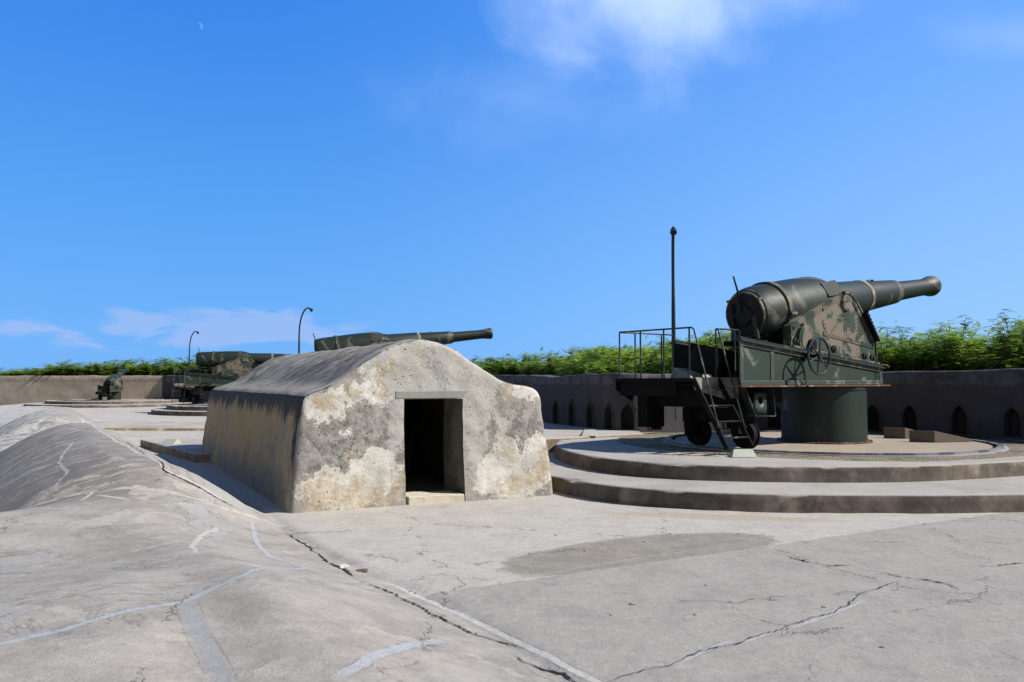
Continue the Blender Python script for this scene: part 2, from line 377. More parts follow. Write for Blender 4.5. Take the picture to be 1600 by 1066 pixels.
# thin pale hoop joints around the vault
warpq = T.m('ADD', Q_, T.m('MULTIPLY', T.m('SUBTRACT', stk2, .5), .7))
hoop = T.m('ABSOLUTE', T.m('SUBTRACT', T.m('FRACT', T.m('MULTIPLY', T.m('SUBTRACT', warpq, T.m('MULTIPLY', T.m('MULTIPLY', P_, P_), .06)), .85)), .5))
hl = T.m('MULTIPLY', T.m('MULTIPLY', T.m('SUBTRACT', 1.0, T.ss(hoop, .012, .05)), T.ss(n_w, .40, .58)), T.ss(Q_, 5, 7))
bermc = T.mix(T.m('MULTIPLY', hl, .85), bermc, (.46, .45, .42))
for fr_q, ph_, th_ in ((2.3, .3, .055), (4.1, .7, .09)):
    hp = T.m('ABSOLUTE', T.m('SUBTRACT', T.m('FRACT', T.m('MULTIPLY_ADD', T.m('ADD', warpq, T.m('MULTIPLY', n_w, .25)), fr_q, ph_)), .5))
    hb = T.noise(T.comb(T.m('MULTIPLY', Q_, 1.1), T.m('MULTIPLY', P_, 1.3), ph_ * 9), 1.0, 4, .6)
    bermc = T.mix(T.m('MULTIPLY', T.m('MULTIPLY', T.m('SUBTRACT', 1.0, T.ss(hp, th_ * .3, th_)), T.m('MULTIPLY', T.ss(hb, .47, .60), vault)), .7), bermc, (.40, .385, .36))
# broad repaired patches in the near berm
n_p = T.noise(T.v('ADD', co, (31, 7, 0)), .75, 5, .6, 1.0)
bermc = T.mix(T.m('MULTIPLY', T.ss(n_p, .56, .60), .55), bermc, (.31, .32, .32))
n_p2 = T.noise(T.v('ADD', co, (3, 57, 0)), .9, 6, .65, 1.2)
bermc = T.mix(T.m('MULTIPLY', T.ss(n_p2, .58, .61), .6), bermc, (.42, .39, .34))
edge = T.m('SUBTRACT', 1.0, T.ss(T.m('ABSOLUTE', T.m('SUBTRACT', n_p, .565)), .0, .012))
bermc = T.mix(T.m('MULTIPLY', edge, .5), bermc, (.16, .14, .12))
c = T.mix(berm, floorc, bermc)
# lower ground by the far left: pale blotchy
lowm = T.m('MULTIPLY', T.ss(Q_, 19, 23), T.ss(P_, .8, 2.5))
c = T.mix(T.m('MULTIPLY', lowm, T.ss(n_m, .42, .55)), c, (.45, .44, .42))
# far floor: long weathered bands
band = T.noise(T.v('MULTIPLY', co, (.25, 2.2, 1)), 1.0, 6, .7)
fard = T.m('MULTIPLY', T.ss(gyy, 22, 32), T.m('SUBTRACT', 1.0, berm))
c = T.mix(T.m('MULTIPLY', fard, T.m('MULTIPLY', T.ss(band, .5, .68), .6)), c, (.20, .18, .15))

sn1 = T.noise(co, 4.0, 8, .72); sn2 = T.noise(co, 26, 5, .75); seam_all = None
for k_, (px_, hw_, jg_, cc_) in enumerate(SEAMS):
    at_ = T.new('ShaderNodeAttribute'); at_.attribute_name = 'seam%d' % k_; av = T.sep(at_.outputs['Vector'])
    dd = T.m('ABSOLUTE', T.m('ADD', av[0], T.m('MULTIPLY', T.m('SUBTRACT', sn1, .5), jg_)))
    dd = T.m('ADD', dd, T.m('MULTIPLY', T.m('SUBTRACT', sn2, .5), jg_ * .45 + .008))
    mk = T.m('MULTIPLY', T.m('SUBTRACT', 1.0, T.ss(dd, hw_ * .75, hw_)), T.m('MULTIPLY', T.ss(av[1], 0, .25), T.ss(av[2], 0, .25)))
    rim = T.m('MULTIPLY', T.m('MULTIPLY', T.m('SUBTRACT', 1.0, T.ss(T.m('ABSOLUTE', T.m('SUBTRACT', dd, hw_ * 1.05)), .001, .010)), T.ss(sn1, .44, .56)), T.m('MULTIPLY', T.ss(av[1], 0, .25), T.ss(av[2], 0, .25)))
    c = T.mix(T.m('MULTIPLY', rim, .55), c, (.12, .105, .085))
    c = T.mix(T.m('MULTIPLY', mk, T.m('MULTIPLY_ADD', T.ss(sn2, .35, .6), .35, .62)), c, cc_)
# grime: fine speckle, pits, small dark scratches
n_x = T.noise(co, 170, 3, .8)
k = T.m('ADD', T.m('ADD', T.m('MULTIPLY_ADD', n_s, .55, .38), T.m('MULTIPLY', n_f, .50)), T.m('MULTIPLY', n_x, .20))
c = T.mix(1.0, c, T.comb(k, k, k), 'MULTIPLY')
scr = T.noise(T.v('MULTIPLY', T.v('ADD', co, (5, 5, 0)), (1, 2.6, 1)), 3.3, 8, .82, 1.0)
c = T.mix(T.m('MULTIPLY', T.ss(scr, .60, .70), .38), c, (.13, .118, .10))
pit = T.m('SUBTRACT', 1.0, T.ss(T.voro(T.v('ADD', co, T.v('MULTIPLY', T.noise(co, 5, 3, col=True), (.3, .3, .3))), 2.1), .010, .030))
c = T.mix(T.m('MULTIPLY', pit, T.ss(n_s, .5, .6)), c, (.10, .09, .075))
n_d = T.noise(T.v('MULTIPLY', co, (1, 1, .3)), 26, 6, .85)
c = T.mix(T.m('MULTIPLY', T.ss(n_d, .58, .70), .45), c, (.13, .12, .105))
c = T.mix(T.m('MULTIPLY', T.ss(n_d, .42, .30), .30), c, (.52, .50, .47))
# hairline cracks
vw = T.v('ADD', T.v('MULTIPLY', co, (1, 1, 0)), T.v('MULTIPLY', T.noise(co, 1.4, 6, .7, col=True), (.9, .9, 0)))
cr = T.voro(vw, .33, 'DISTANCE_TO_EDGE')
crm = T.m('MULTIPLY', T.m('SUBTRACT', 1.0, T.ss(cr, .0005, .0045)), T.ss(n_m, .46, .56))
c = T.mix(T.m('MULTIPLY', crm, .42), c, (.10, .09, .08))
T.put(b.inputs['Base Color'], c); b.inputs['Roughness'].default_value = .93; b.inputs['Specular IOR Level'].default_value = .22
h = T.m('SUBTRACT', T.m('ADD', T.m('ADD', T.m('MULTIPLY', n_s, .8), T.m('MULTIPLY', n_f, .30)), T.m('MULTIPLY', scr, -.4)), T.m('MULTIPLY', crm, .5))
T.put(b.inputs['Normal'], T.bump(h, .8, .03))
me.materials.append(m); M_ground = m

# ------------------------------------------------------------ cracks and mortar seams lying on the floor
m, T, b = mat('crack_dirt_shade'); b.inputs['Base Color'].default_value = (.018, .016, .013, 1); b.inputs['Roughness'].default_value = 1; M_crack = m  # near-black strips: dirt plus the shade inside the cracks, put into the colour
def seam_mat(name, a, bb):
    m, T, b = mat(name); co = T.coord()
    n = T.noise(co, 5, 6, .7); f = T.noise(co, 40, 4, .7)
    c = T.mix(T.ss(n, .35, .65), a, bb); k = T.m('MULTIPLY_ADD', f, .5, .75)
    T.put(b.inputs['Base Color'], T.mix(1.0, c, T.comb(k, k, k), 'MULTIPLY')); b.inputs['Roughness'].default_value = .9
    T.put(b.inputs['Normal'], T.bump(f, .5, .01)); return m
M_seam = seam_mat('blue_grey_mortar', (.37, .40, .43), (.31, .33, .35))
M_white = seam_mat('pale_mortar', (.50, .49, .46), (.42, .40, .37))
def ribbon(name, pix, w0, m, jag=.5, lift=.006, z=None, wob=.03, world=None):
    pts = world or [at(*p) for p in pix]
    out = []
    for a, b_ in zip(pts[:-1], pts[1:]):
        n = max(2, int((b_ - a).length / .025))
        for i in range(n): out.append(a.lerp(b_, i / n))
    out.append(pts[-1]); V = []; F = []; N = len(out)
    sd_ = random.random() * 100
    for i, p in enumerate(out):
        t = (out[min(i + 1, N - 1)] - out[max(i - 1, 0)]); t.z = 0; t.normalize(); nn = Vector((-t.y, t.x, 0))
        w1 = noise.noise(Vector((i * .06, sd_, 0))) + .5 * noise.noise(Vector((i * .17, sd_, 3))); w2 = noise.noise(Vector((i * .55, sd_, 5)))
        ctr = p + nn * (wob * w1 + wob * .35 * w2)
        end = min(1, i / 12, (N - 1 - i) / 12) * (1 if noise.noise(Vector((i * .08, sd_, 11))) > -.28 else .25)
        for sgn in (-1, 1):
            ww = w0 * .5 * (1 + jag * noise.noise(Vector((i * .5, sd_ + sgn * 9, 2))) * 2) * max(.08, end)
            qv = ctr + nn * sgn * max(ww, .002); V.append((qv.x, qv.y, gz(qv.x, qv.y) + lift))
    F = [(2 * i, 2 * i + 1, 2 * i + 3, 2 * i + 2) for i in range(N - 1)]
    o = mesh_obj(name, V, F, m, ground, 180); return o
for px in ([(450, 831), (487, 852), (515, 876), (548, 894), (560, 901)],
           [(556, 903), (600, 917), (648, 940), (690, 960), (740, 985), (790, 1000), (818, 1010)],
           [(796, 1013), (815, 1026), (860, 1042), (900, 1058), (925, 1070)],
           [(1218, 865), (1232, 870), (1262, 878), (1290, 882), (1330, 880)],
           [(1355, 888), (1395, 897), (1440, 903), (1470, 908), (1495, 918)],
           [(954, 1060), (975, 1050), (1045, 1034), (1090, 1012), (1150, 999), (1220, 977), (1300, 950), (1345, 925), (1400, 905)],
           [(1545, 1012), (1572, 1022), (1590, 1032)],
           [(1495, 880), (1540, 883), (1600, 876)]):
    ribbon('open_crack', px, {450: .024, 556: .022, 796: .022, 954: .009, 1218: .026, 1355: .024, 1495: .02}.get(px[0][0], .016), M_crack, 1.2, .009, wob=.05)
for px, wv_ in (([(200, 690), (260, 735), (330, 770), (385, 800)], .02),):
    ribbon('open_crack', px, wv_, M_crack, 1.0, .01)
# loose bits of stone along the crack and on the floor
def stone(p, r, m, name, label, flat=.5):
    bm = bmesh.new(); bmesh.ops.create_icosphere(bm, subdivisions=2, radius=1)
    s_ = random.random() * 50
    for v in bm.verts:
        k = 1 + .45 * noise.noise(v.co * 1.7 + Vector((s_, 0, 0)))
        v.co = Vector((v.co.x * 1.5 * r * k, v.co.y * r * k, v.co.z * r * flat * k))
    me_ = bpy.data.meshes.new(name); bm.to_mesh(me_); bm.free(); me_.materials.append(m)
    o = bpy.data.objects.new(name, me_); COL.objects.link(o); o.location = (p.x, p.y, p.z + r * flat * .5); o.rotation_euler = (0, 0, random.random() * 3)
    return tag(o, label, 'stone')
stone(at(569, 890), .045, simple('brown_stone', (.10, .065, .04), .9), 'loose_stone', 'small brown stone chip on the floor beside the toe crack')
o = stone(at(540, 884), .05, M_white, 'loose_stone', 'white mortar chip lying in the crack near the brown stone chip')
chips = [(645, 921), (652, 923), (694, 921), (700, 924), (682, 958), (1136, 936), (1100, 911), (952, 956), (1082, 956), (1281, 944), (1005, 845), (1045, 832), (828, 862), (868, 834), (913, 858), (985, 940), (1150, 832), (1370, 1005)]
for i, p in enumerate(chips):
    o = stone(at(*p), random.uniform(.010, .022), M_rubble, 'loose_stone', 'tiny grey stone chip scattered on the concrete floor'); o['group'] = 'tiny stone chips on the floor'

# ------------------------------------------------------------ far land outside the walls
def path_offset(path, d):
    out = []
    for i, p in enumerate(path):
        a = Vector(path[max(i - 1, 0)]); b_ = Vector(path[min(i + 1, len(path) - 1)]); t = (b_ - a).normalized()
        out.append((p[0] + t.y * -d, p[1] + t.x * d))
    return out
# near wall path, from right-hand end to the far corner (fort side is on the left of travel seen from outside)
NW = [(27.0, 4.0), (22.0, 9.5), (16.5, 15.2), (13.6, 18.5), (12.2, 20.35), (11.5, 21.3), (10.6, 22.25), (9.9, 22.9), (8.6, 23.6), (7.4, 24.0), (5.4, 23.75), (3.45, 23.1), (2.83, 23.3), (2.32, 24.2), (1.87, 25.4), (1.36, 26.7), (.6, 29.5), (1.6, 34), (2.2, 40), (0, 46), (-5, 52), (-9, 60), (-15, 65), (-22, 66.5), (-29.6, 70.5)]
FW = [(-29.6, 70.5), (-40, 71), (-55, 72), (-75, 73.5), (-100, 75)]
m, T, b = mat('scrub_earth'); n = T.noise(T.coord(), .5, 6, .7)
T.put(b.inputs['Base Color'], T.mix(n, (.05, .07, .025), (.10, .09, .05))); b.inputs['Roughness'].default_value = 1; M_earth = m
V = []; F = []
full = NW + FW[1:]
rings = [(0.5, 1.75), (5, 1.7), (14, 1.4), (60, .2), (2500, -12)]
for d_, z_ in rings:
    for i, p in enumerate(path_offset(full, -d_) if d_ < 20 else [((p[0] - 0) * (1 + d_ / 55) + (d_ * .35 if i < 14 else -d_ * .25), (p[1] - 0) * (1 + d_ / 60) + d_ * .1) for i, p in enumerate(full)]):
        V.append((p[0], p[1], z_))
nn_ = len(full)
for r_ in range(len(rings) - 1):
    F += [(r_ * nn_ + i, r_ * nn_ + i + 1, (r_ + 1) * nn_ + i + 1, (r_ + 1) * nn_ + i) for i in range(nn_ - 1)]
tag(mesh_obj('hillside', V, F, M_earth, None, 180), kind='structure')
Lg = MB(); Lg.box(-4000, 4000, -4000, 4000, -14, -13); tag(Lg.build('terrain', M_earth, None), kind='structure')

# ------------------------------------------------------------ parapet walls with shell niches
def wall_mat(name, ca, cb, cc, top):
    m, T, b = mat(name); co = T.coord(); z_ = T.sep(co)[2]
    n1 = T.noise(co, .5, 6, .65, .5); n2 = T.noise(co, 3.5, 6, .7); n3 = T.noise(co, 30, 5, .75); s_ = T.noise(T.v('MULTIPLY', co, (3, 3, .5)), 1, 6, .65)
    c = T.mix(T.ss(n1, .35, .68), ca, cb); c = T.mix(T.m('MULTIPLY', T.ss(s_, .52, .7), .6), c, cc)
    c = T.mix(T.m('MULTIPLY', T.ss(T.m('ADD', z_, T.m('MULTIPLY', n2, .15)), 1.93, 2.02), T.ss(n2, .35, .6)), c, top)
    k = T.m('ADD', T.m('MULTIPLY_ADD', n2, .6, .5), T.m('MULTIPLY', n3, .4))
    T.put(b.inputs['Base Color'], T.mix(1.0, c, T.comb(k, k, k), 'MULTIPLY')); b.inputs['Roughness'].default_value = .93
    b.inputs['Specular IOR Level'].default_value = .2
    T.put(b.inputs['Normal'], T.bump(T.m('ADD', n2, T.m('MULTIPLY', n3, .4)), .6, .025)); return m
M_dwall = wall_mat('black_stained_wall', (.055, .051, .058), (.075, .069, .074), (.040, .037, .042), (.105, .10, .105))
M_niche = wall_mat('niche_edge', (.050, .046, .045), (.065, .06, .057), (.045, .04, .04), (.1, .1, .1))
M_lwall = wall_mat('pale_wall', (.36, .305, .25), (.46, .39, .31), (.46, .425, .375), (.24, .2, .16))
def catmull(P, step):
    P = [Vector(p) for p in P]; out = []
    for i in range(len(P) - 1):
        n = max(1, int((P[i + 1] - P[i]).length / step))
        for k in range(n): out.append(P[i].lerp(P[i + 1], k / n))
    out.append(P[-1]); return out
def wall(path, zb, ztf, th, m, name, step=.3, amp=.02, rows=9):
    pts = catmull(path, step); V = []; F = []; N = len(pts)
    for i, p in enumerate(pts):
        t = (pts[min(i + 1, N - 1)] - pts[max(i - 1, 0)]).normalized(); nn = Vector((-t.y, t.x))   # towards the fort
        top = ztf(p); ring = []
        for r_ in range(rows): ring.append((0.0, zb + (top - .05 - zb) * r_ / (rows - 1)))
        ring += [(-.03, top - .01), (-.08, top), (-th + .06, top), (-th, top - .05), (-th, zb)]
        for o_, z_ in ring:
            dz = amp * (noise.noise(Vector((p.x * .9, p.y * .9, z_ * 1.3))) + .6 * noise.noise(Vector((p.x * 3, p.y * 3, z_ * 3))))
            e = .045 * noise.noise(Vector((p.x * .8, p.y * .8, 9))) + .02 * noise.noise(Vector((p.x * 4, p.y * 4, 5))) if z_ > top - .1 else 0
            V.append((p.x + nn.x * (o_ + dz), p.y + nn.y * (o_ + dz), z_ + e))
    n = rows + 5
    for i in range(N - 1):
        F += [(i * n + k, i * n + (k + 1) % n, (i + 1) * n + (k + 1) % n, (i + 1) * n + k) for k in range(n)]
    F += [tuple(range(n - 1, -1, -1)), tuple((N - 1) * n + k for k in range(n))]
    return mesh_obj(name, V, F, m, None, 50)
def nwtop(p): return float(np.interp(p.y, [4, 20.3, 27, 45, 70], [2.34, 2.28, 2.14, 2.3, 2.44]))
wall_n = wall(NW, -.3, nwtop, .7, M_dwall, 'parapet_wall')
tag(wall_n, 'black stained curved parapet wall with pointed shell niches behind the nearest big gun', 'wall')
wall_f = wall(FW, -.3, lambda p: 2.42, .8, M_lwall, 'parapet_wall', step=.5, amp=.05)
tag(wall_f, 'pale brown sunlit parapet wall across the far left end of the battery', 'wall')
def arch(wd, h, n=7):
    hw = wd / 2; z0 = h * .42; P = [(-hw, 0), (hw, 0)]
    for k in range(n + 1):
        a = k / n; P.append((hw * (1 - a ** 2.9), z0 + (h - z0) * a))
    Q = [(-x, z) for x, z in P[2:-1]][::-1]
    return P + Q
NI = [(12.22, 20.33), (11.45, 21.36), (10.62, 22.23), (9.87, 22.93), (8.7, 23.55), (7.55, 23.97), (6.3, 23.88), (5.1, 23.67), (4.0, 23.3), (3.2, 23.15), (2.72, 23.48), (2.28, 24.32), (1.83, 25.5), (1.39, 26.6), (13.1, 19.15), (14.0, 18.0), (14.9, 17.0)]
cut = MB(); nim = []
for (x, y) in NI:
    best = min(range(len(NW) - 1), key=lambda i: ((Vector(NW[i]) + Vector(NW[i + 1])) / 2 - Vector((x, y))).length)
    a = Vector(NW[best]); b_ = Vector(NW[best + 1]); t = (b_ - a).normalized()
    f = max(0, min((b_ - a).length, (Vector((x, y)) - a).dot(t))); c_ = a + t * f; nn = Vector((-t.y, t.x))
    M_ = Matrix(((-t.x, nn.x, 0, c_.x), (-t.y, nn.y, 0, c_.y), (0, 0, 1, .66), (0, 0, 0, 1)))
    aw, ah = random.uniform(.34, .39), random.uniform(.66, .73); cut.prism(arch(aw, ah), -.38, .2, M_)
    fr = MB(); A = arch(aw + random.uniform(.06, .12), ah + random.uniform(.03, .07)); B = arch(aw, ah)
    mbv = [M_ @ Vector((x_, yy, z_)) for yy in (-.06, .028) for P in (A, B) for x_, z_ in P]
    n = len(A); FF = []
    for i in range(n):
        j = (i + 1) % n
        FF += [(2 * n + i, 2 * n + j, 3 * n + j, 3 * n + i), (i, j, 2 * n + j, 2 * n + i), (n + j, n + i, 3 * n + i, 3 * n + j)]
    fr.add(mbv, FF); o = fr.build('niche_surround', M_niche, wall_n, 50)
def boolean(target, cutter_mb, slv='EXACT'):
    c_ = cutter_mb.build('cutter', M_niche, None, None)
    bm = bmesh.new(); bm.from_mesh(c_.data); bmesh.ops.recalc_face_normals(bm, faces=bm.faces); bm.to_mesh(c_.data); bm.free()
    bm = bmesh.new(); bm.from_mesh(target.data); bmesh.ops.recalc_face_normals(bm, faces=bm.faces); bm.to_mesh(target.data); bm.free()
    md = target.modifiers.new('x', 'BOOLEAN'); md.operation = 'DIFFERENCE'; md.object = c_; md.solver = slv
    md.use_self = False; md.material_mode = 'TRANSFER' if slv == 'EXACT' else 'INDEX'
    bpy.context.view_layer.update(); dg = bpy.context.evaluated_depsgraph_get()
    me2 = bpy.data.meshes.new_from_object(target.evaluated_get(dg)); target.modifiers.clear(); target.data = me2
    bpy.data.objects.remove(c_, do_unlink=True)
boolean(wall_n, cut)

# ------------------------------------------------------------ bunker (vaulted magazine shelter)
BX = Vector((.908, .419, 0)).normalized(); BY = Vector((-.46, .888, 0)).normalized(); BO = Vector((-3.37, 12.7, 0))
BL = 10.7
prof = [(0, -.1), (.03, .3), (.07, .7), (.12, 1.15), (.16, 1.5), (.19, 1.66), (.25, 1.77), (.36, 1.83), (.5, 1.87), (.75, 1.97), (1.04, 2.19), (1.25, 2.335), (1.46, 2.46), (1.75, 2.60), (2.05, 2.685), (2.3, 2.68), (2.55, 2.61), (2.8, 2.48), (3.0, 2.35), (3.25, 2.19), (3.47, 2.07), (3.65, 1.99), (3.82, 1.945), (4.0, 1.92), (4.15, 1.90), (4.27, 1.86), (4.34, 1.76), (4.37, 1.62), (4.40, 1.3), (4.45, .8), (4.50, .35), (4.53, -.1)]
def resample(P, st):
    P = [Vector(p) for p in P]; out = [P[0]]
    for a, b_ in zip(P[:-1], P[1:]):
        n = max(1, int(round((b_ - a).length / st)))
        out += [a.lerp(b_, k / n) for k in range(1, n + 1)]
    return out
def smoothpoly(P, it=3):
    for _ in range(it): P = [P[0]] + [P[i - 1] * .25 + P[i] * .5 + P[i + 1] * .25 for i in range(1, len(P) - 1)] + [P[-1]]
    return P
top_ = smoothpoly(resample(prof, .05), 3); NT_ = len(top_)
bot_ = resample([(4.53, -.1), (0, -.1)], .08)[1:-1]
loop = top_ + bot_; NL = len(loop); Cc = Vector((2.27, .95))
secs = []                       # (y, inset)
for k in range(0, 6): a = k / 5 * math.pi / 2; secs.append((.09 * (1 - math.sin(a)), .09 * (1 - math.cos(a)), 1))
secs = [(.09 - .09 * math.sin(R(90) * (1 - k / 5)), .09 * (1 - math.cos(R(90) * (1 - k / 5)))) for k in range(6)]
yy = .18
while yy < BL - .15: secs.append((yy, 0)); yy += .10
secs += [(BL - .05, .02), (BL, .08)]
V = []; F = []; roofflag = []
def bpos(x, y, z):
    y2 = y + (.06 * z if y < .2 else .06 * z * max(0, 1 - (y - .2) / 1.5)) - (.08 * z * (y > BL - .3))
    return BX * x + BY * y2 + Vector((0, 0, z))
def disp(P, x, y, z):
    a = .035 * noise.noise(Vector((x, y, z)) * 1.1) + .018 * noise.noise(Vector((x, y, z)) * 3.7) + .006 * noise.noise(Vector((x, y, z)) * 11)
    return P + (BX * (x - Cc.x) * .35 + Vector((0, 0, z - Cc.y)) * .6).normalized() * a + BY * (-a if y < .15 else 0)
for y, ins in secs:
    for p in loop:
        dvec = (p - Cc); L_ = dvec.length; q_ = Cc + dvec * (1 - ins / L_)
        V.append(disp(bpos(q_.x, y, q_.y), q_.x, y, q_.y))
NS = len(secs)
for i in range(NS - 1):
    for k in range(NL):
        F.append((i * NL + k, i * NL + (k + 1) % NL, (i + 1) * NL + (k + 1) % NL, (i + 1) * NL + k))
        zmid = loop[k].y; roofflag.append(1 if (k < NT_ - 1 and zmid > 1.74 and .2 < loop[k].x < 4.33 and i > 3) else 0)
for end in (0, NS - 1):
    base = end * NL; prev = list(range(base, base + NL)); y, ins = secs[end]; MR = 30
    for j in range(1, MR):
        cur = []
        for k, p in enumerate(loop):
            dvec = p - Cc; q_ = Cc + dvec * (1 - ins / dvec.length) * (1 - j / MR)
            cur.append(len(V)); V.append(disp(bpos(q_.x, y, q_.y), q_.x, y, q_.y))
        for k in range(NL):
            f = (prev[k], cur[k], cur[(k + 1) % NL], prev[(k + 1) % NL]); F.append(f[::-1] if end == 0 else f); roofflag.append(0)
        prev = cur
    cidx = len(V); V.append(disp(bpos(Cc.x, y, Cc.y), Cc.x, y, Cc.y))
    for k in range(NL):
        f = (prev[k], cidx, prev[(k + 1) % NL]); F.append(f[::-1] if end == 0 else f); roofflag.append(0)

# wall material: layered plaster, ochre, lime white, grey cement patches placed as on the real building
m, T, b = mat('peeling_plaster'); co = T.coord()
lx = T.v('DOT_PRODUCT', co, tuple(BX), out=1); ly = T.v('DOT_PRODUCT', co, tuple(Vector((-BX.y, BX.x, 0))), out=1); lz = T.sep(co)[2]
wn = T.noise(co, 2.2, 7, .68, col=True); wn2 = T.noise(co, 9, 6, .7, col=True)
wo_ = T.v('ADD', T.v('MULTIPLY', T.v('SUBTRACT', wn, (.5, .5, .5)), (.95, .95, .95)), T.v('ADD', T.v('MULTIPLY', T.v('SUBTRACT', wn2, (.5, .5, .5)), (.42, .42, .42)), T.v('MULTIPLY', T.v('SUBTRACT', T.noise(co, 34, 4, .75, col=True), (.5, .5, .5)), (.14, .14, .14))))
wx_, wy_, wz_ = T.sep(wo_)[:3]
ux = T.m('ADD', lx, wx_); uz = T.m('ADD', lz, wz_)
def patches(L, soft=.05):
    out = None
    for cx, cz, rx, rz in L:
        a = T.m('DIVIDE', T.m('SUBTRACT', ux, cx), rx); c_ = T.m('DIVIDE', T.m('SUBTRACT', uz, cz), rz)
        e = T.m('SUBTRACT', 1.0, T.m('SQRT', T.m('ADD', T.m('MULTIPLY', a, a), T.m('MULTIPLY', c_, c_))))
        out = e if out is None else T.m('MAXIMUM', out, e)
    return T.ss(out, 0, soft)
n1 = T.noise(co, 1.1, 6, .65, .5); n2 = T.noise(co, 7, 7, .75); n3 = T.noise(co, 40, 5, .75)
frontc = T.mix(T.ss(n1, .38, .62), (.33, .305, .27), (.22, .205, .185))                  # grey weathered render
frontc = T.mix(patches([(2.45, 2.25, 1.5, .55), (1.75, 1.75, .42, .9), (3.1, 1.8, .42, .75), (2.3, 1.85, 1.0, .3), (1.55, 1.0, .22, .5), (3.05, 1.0, .18, .9)], .12), frontc, T.mix(T.ss(n1, .3, .7), (.42, .41, .375), (.37, .355, .325)))  # newer cement
frontc = T.mix(patches([(.95, 1.0, .75, .62), (.5, .9, .45, .5), (1.3, 1.35, .35, .3), (3.85, 1.25, .45, .42), (3.6, .9, .3, .3)], .2), frontc, T.mix(T.ss(n2, .35, .6), (.15, .143, .132), (.31, .295, .268)))   # black speckled render
lime = patches([(.95, 1.75, .75, .13), (.45, 1.6, .35, .22), (1.2, 1.95, .35, .16), (.75, .3, .7, .35), (1.35, .55, .45, .4), (1.2, 2.1, .2, .18), (3.75, .55, .6, .38), (3.3, .35, .3, .3), (4.2, .7, .25, .45), (3.55, 1.2, .13, .35), (4.1, 1.8, .3, .12), (3.9, .25, .6, .25)], .05); frontc = T.mix(lime, frontc, T.mix(T.ss(n1, .4, .6), (.58, .55, .50), (.44, .415, .37)))    # lime white
frontc = T.mix(T.m('MULTIPLY', patches([(.45, .2, .35, .3), (.95, .25, .42, .20), (1.75, .3, .22, .22), (1.35, .12, .4, .12), (.5, 1.72, .25, .1), (.95, 1.85, .2, .08), (3.85, .3, .5, .15), (4.35, .55, .16, .35), (3.75, .75, .15, .12), (1.35, 2.18, .13, .2), (1.65, 2.28, .12, .10), (2.05, 2.48, .16, .10), (1.45, 1.9, .1, .17), (3.7, 1.85, .12, .10), (.95, .95, .09, .06)], .10), .8), frontc, T.mix(T.ss(n2, .35, .6), (.40, .295, .165), (.46, .42, .34)))
fl = T.noise(co, 9, 5, .7); frontc = T.mix(T.m('MULTIPLY', T.ss(fl, .60, .66), .75), frontc, (.24, .225, .20)); frontc = T.mix(T.m('MULTIPLY', T.ss(T.noise(T.v('ADD', co, (4, 8, 1)), 6, 6, .75), .62, .66), .7), frontc, (.50, .46, .40))
frontc = T.mix(patches([(1.2, 2.02, .10, .09), (1.22, 1.80, .08, .1), (.85, 1.18, .07, .04)], .04), frontc, (.62, .60, .57))
# left flank: black top edge running down into ochre and grey
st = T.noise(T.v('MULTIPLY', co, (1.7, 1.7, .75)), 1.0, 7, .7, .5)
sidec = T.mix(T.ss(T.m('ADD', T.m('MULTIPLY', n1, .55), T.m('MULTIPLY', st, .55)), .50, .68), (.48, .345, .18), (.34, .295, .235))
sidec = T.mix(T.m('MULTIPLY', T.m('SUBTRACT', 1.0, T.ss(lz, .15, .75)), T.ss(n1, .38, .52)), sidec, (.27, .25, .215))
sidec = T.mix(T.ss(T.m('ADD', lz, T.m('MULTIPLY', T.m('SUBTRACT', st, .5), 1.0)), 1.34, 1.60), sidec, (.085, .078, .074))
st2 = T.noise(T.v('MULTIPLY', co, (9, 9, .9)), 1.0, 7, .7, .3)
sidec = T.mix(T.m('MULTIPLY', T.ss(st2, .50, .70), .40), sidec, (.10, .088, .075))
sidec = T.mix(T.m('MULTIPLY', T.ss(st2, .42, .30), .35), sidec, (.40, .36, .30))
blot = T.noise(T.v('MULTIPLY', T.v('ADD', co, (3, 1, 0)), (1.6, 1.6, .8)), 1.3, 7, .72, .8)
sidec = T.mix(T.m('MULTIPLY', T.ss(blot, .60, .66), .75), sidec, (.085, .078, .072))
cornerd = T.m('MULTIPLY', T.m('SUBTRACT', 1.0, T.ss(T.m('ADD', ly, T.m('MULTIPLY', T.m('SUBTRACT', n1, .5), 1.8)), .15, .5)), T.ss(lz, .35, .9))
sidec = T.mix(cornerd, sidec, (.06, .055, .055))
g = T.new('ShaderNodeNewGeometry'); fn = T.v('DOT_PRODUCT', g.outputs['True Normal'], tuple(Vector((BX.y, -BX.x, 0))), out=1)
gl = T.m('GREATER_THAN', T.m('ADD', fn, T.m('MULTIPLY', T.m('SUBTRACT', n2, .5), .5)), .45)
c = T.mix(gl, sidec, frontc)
k = T.m('ADD', T.m('MULTIPLY_ADD', n2, .50, .58), T.m('MULTIPLY', n3, .34))
c = T.mix(1.0, c, T.comb(k, k, k), 'MULTIPLY')
vp = T.voro(T.v('ADD', co, T.v('MULTIPLY', wn2, (.05, .05, .05))), 13)
pitm = T.m('MULTIPLY', T.m('SUBTRACT', 1.0, T.ss(vp, .10, .22)), T.ss(T.noise(T.v('ADD', co, (5, 2, 9)), 2.6, 4, .6), .54, .66))
vp2 = T.voro(T.v('ADD', co, T.v('MULTIPLY', wn2, (.08, .08, .08))), 24)
hole = patches([(.75, 1.0, .62, .5), (1.0, .75, .3, .3), (4.05, .65, .28, .18), (.5, 1.35, .3, .2), (3.4, 1.0, .12, .5)], .5)
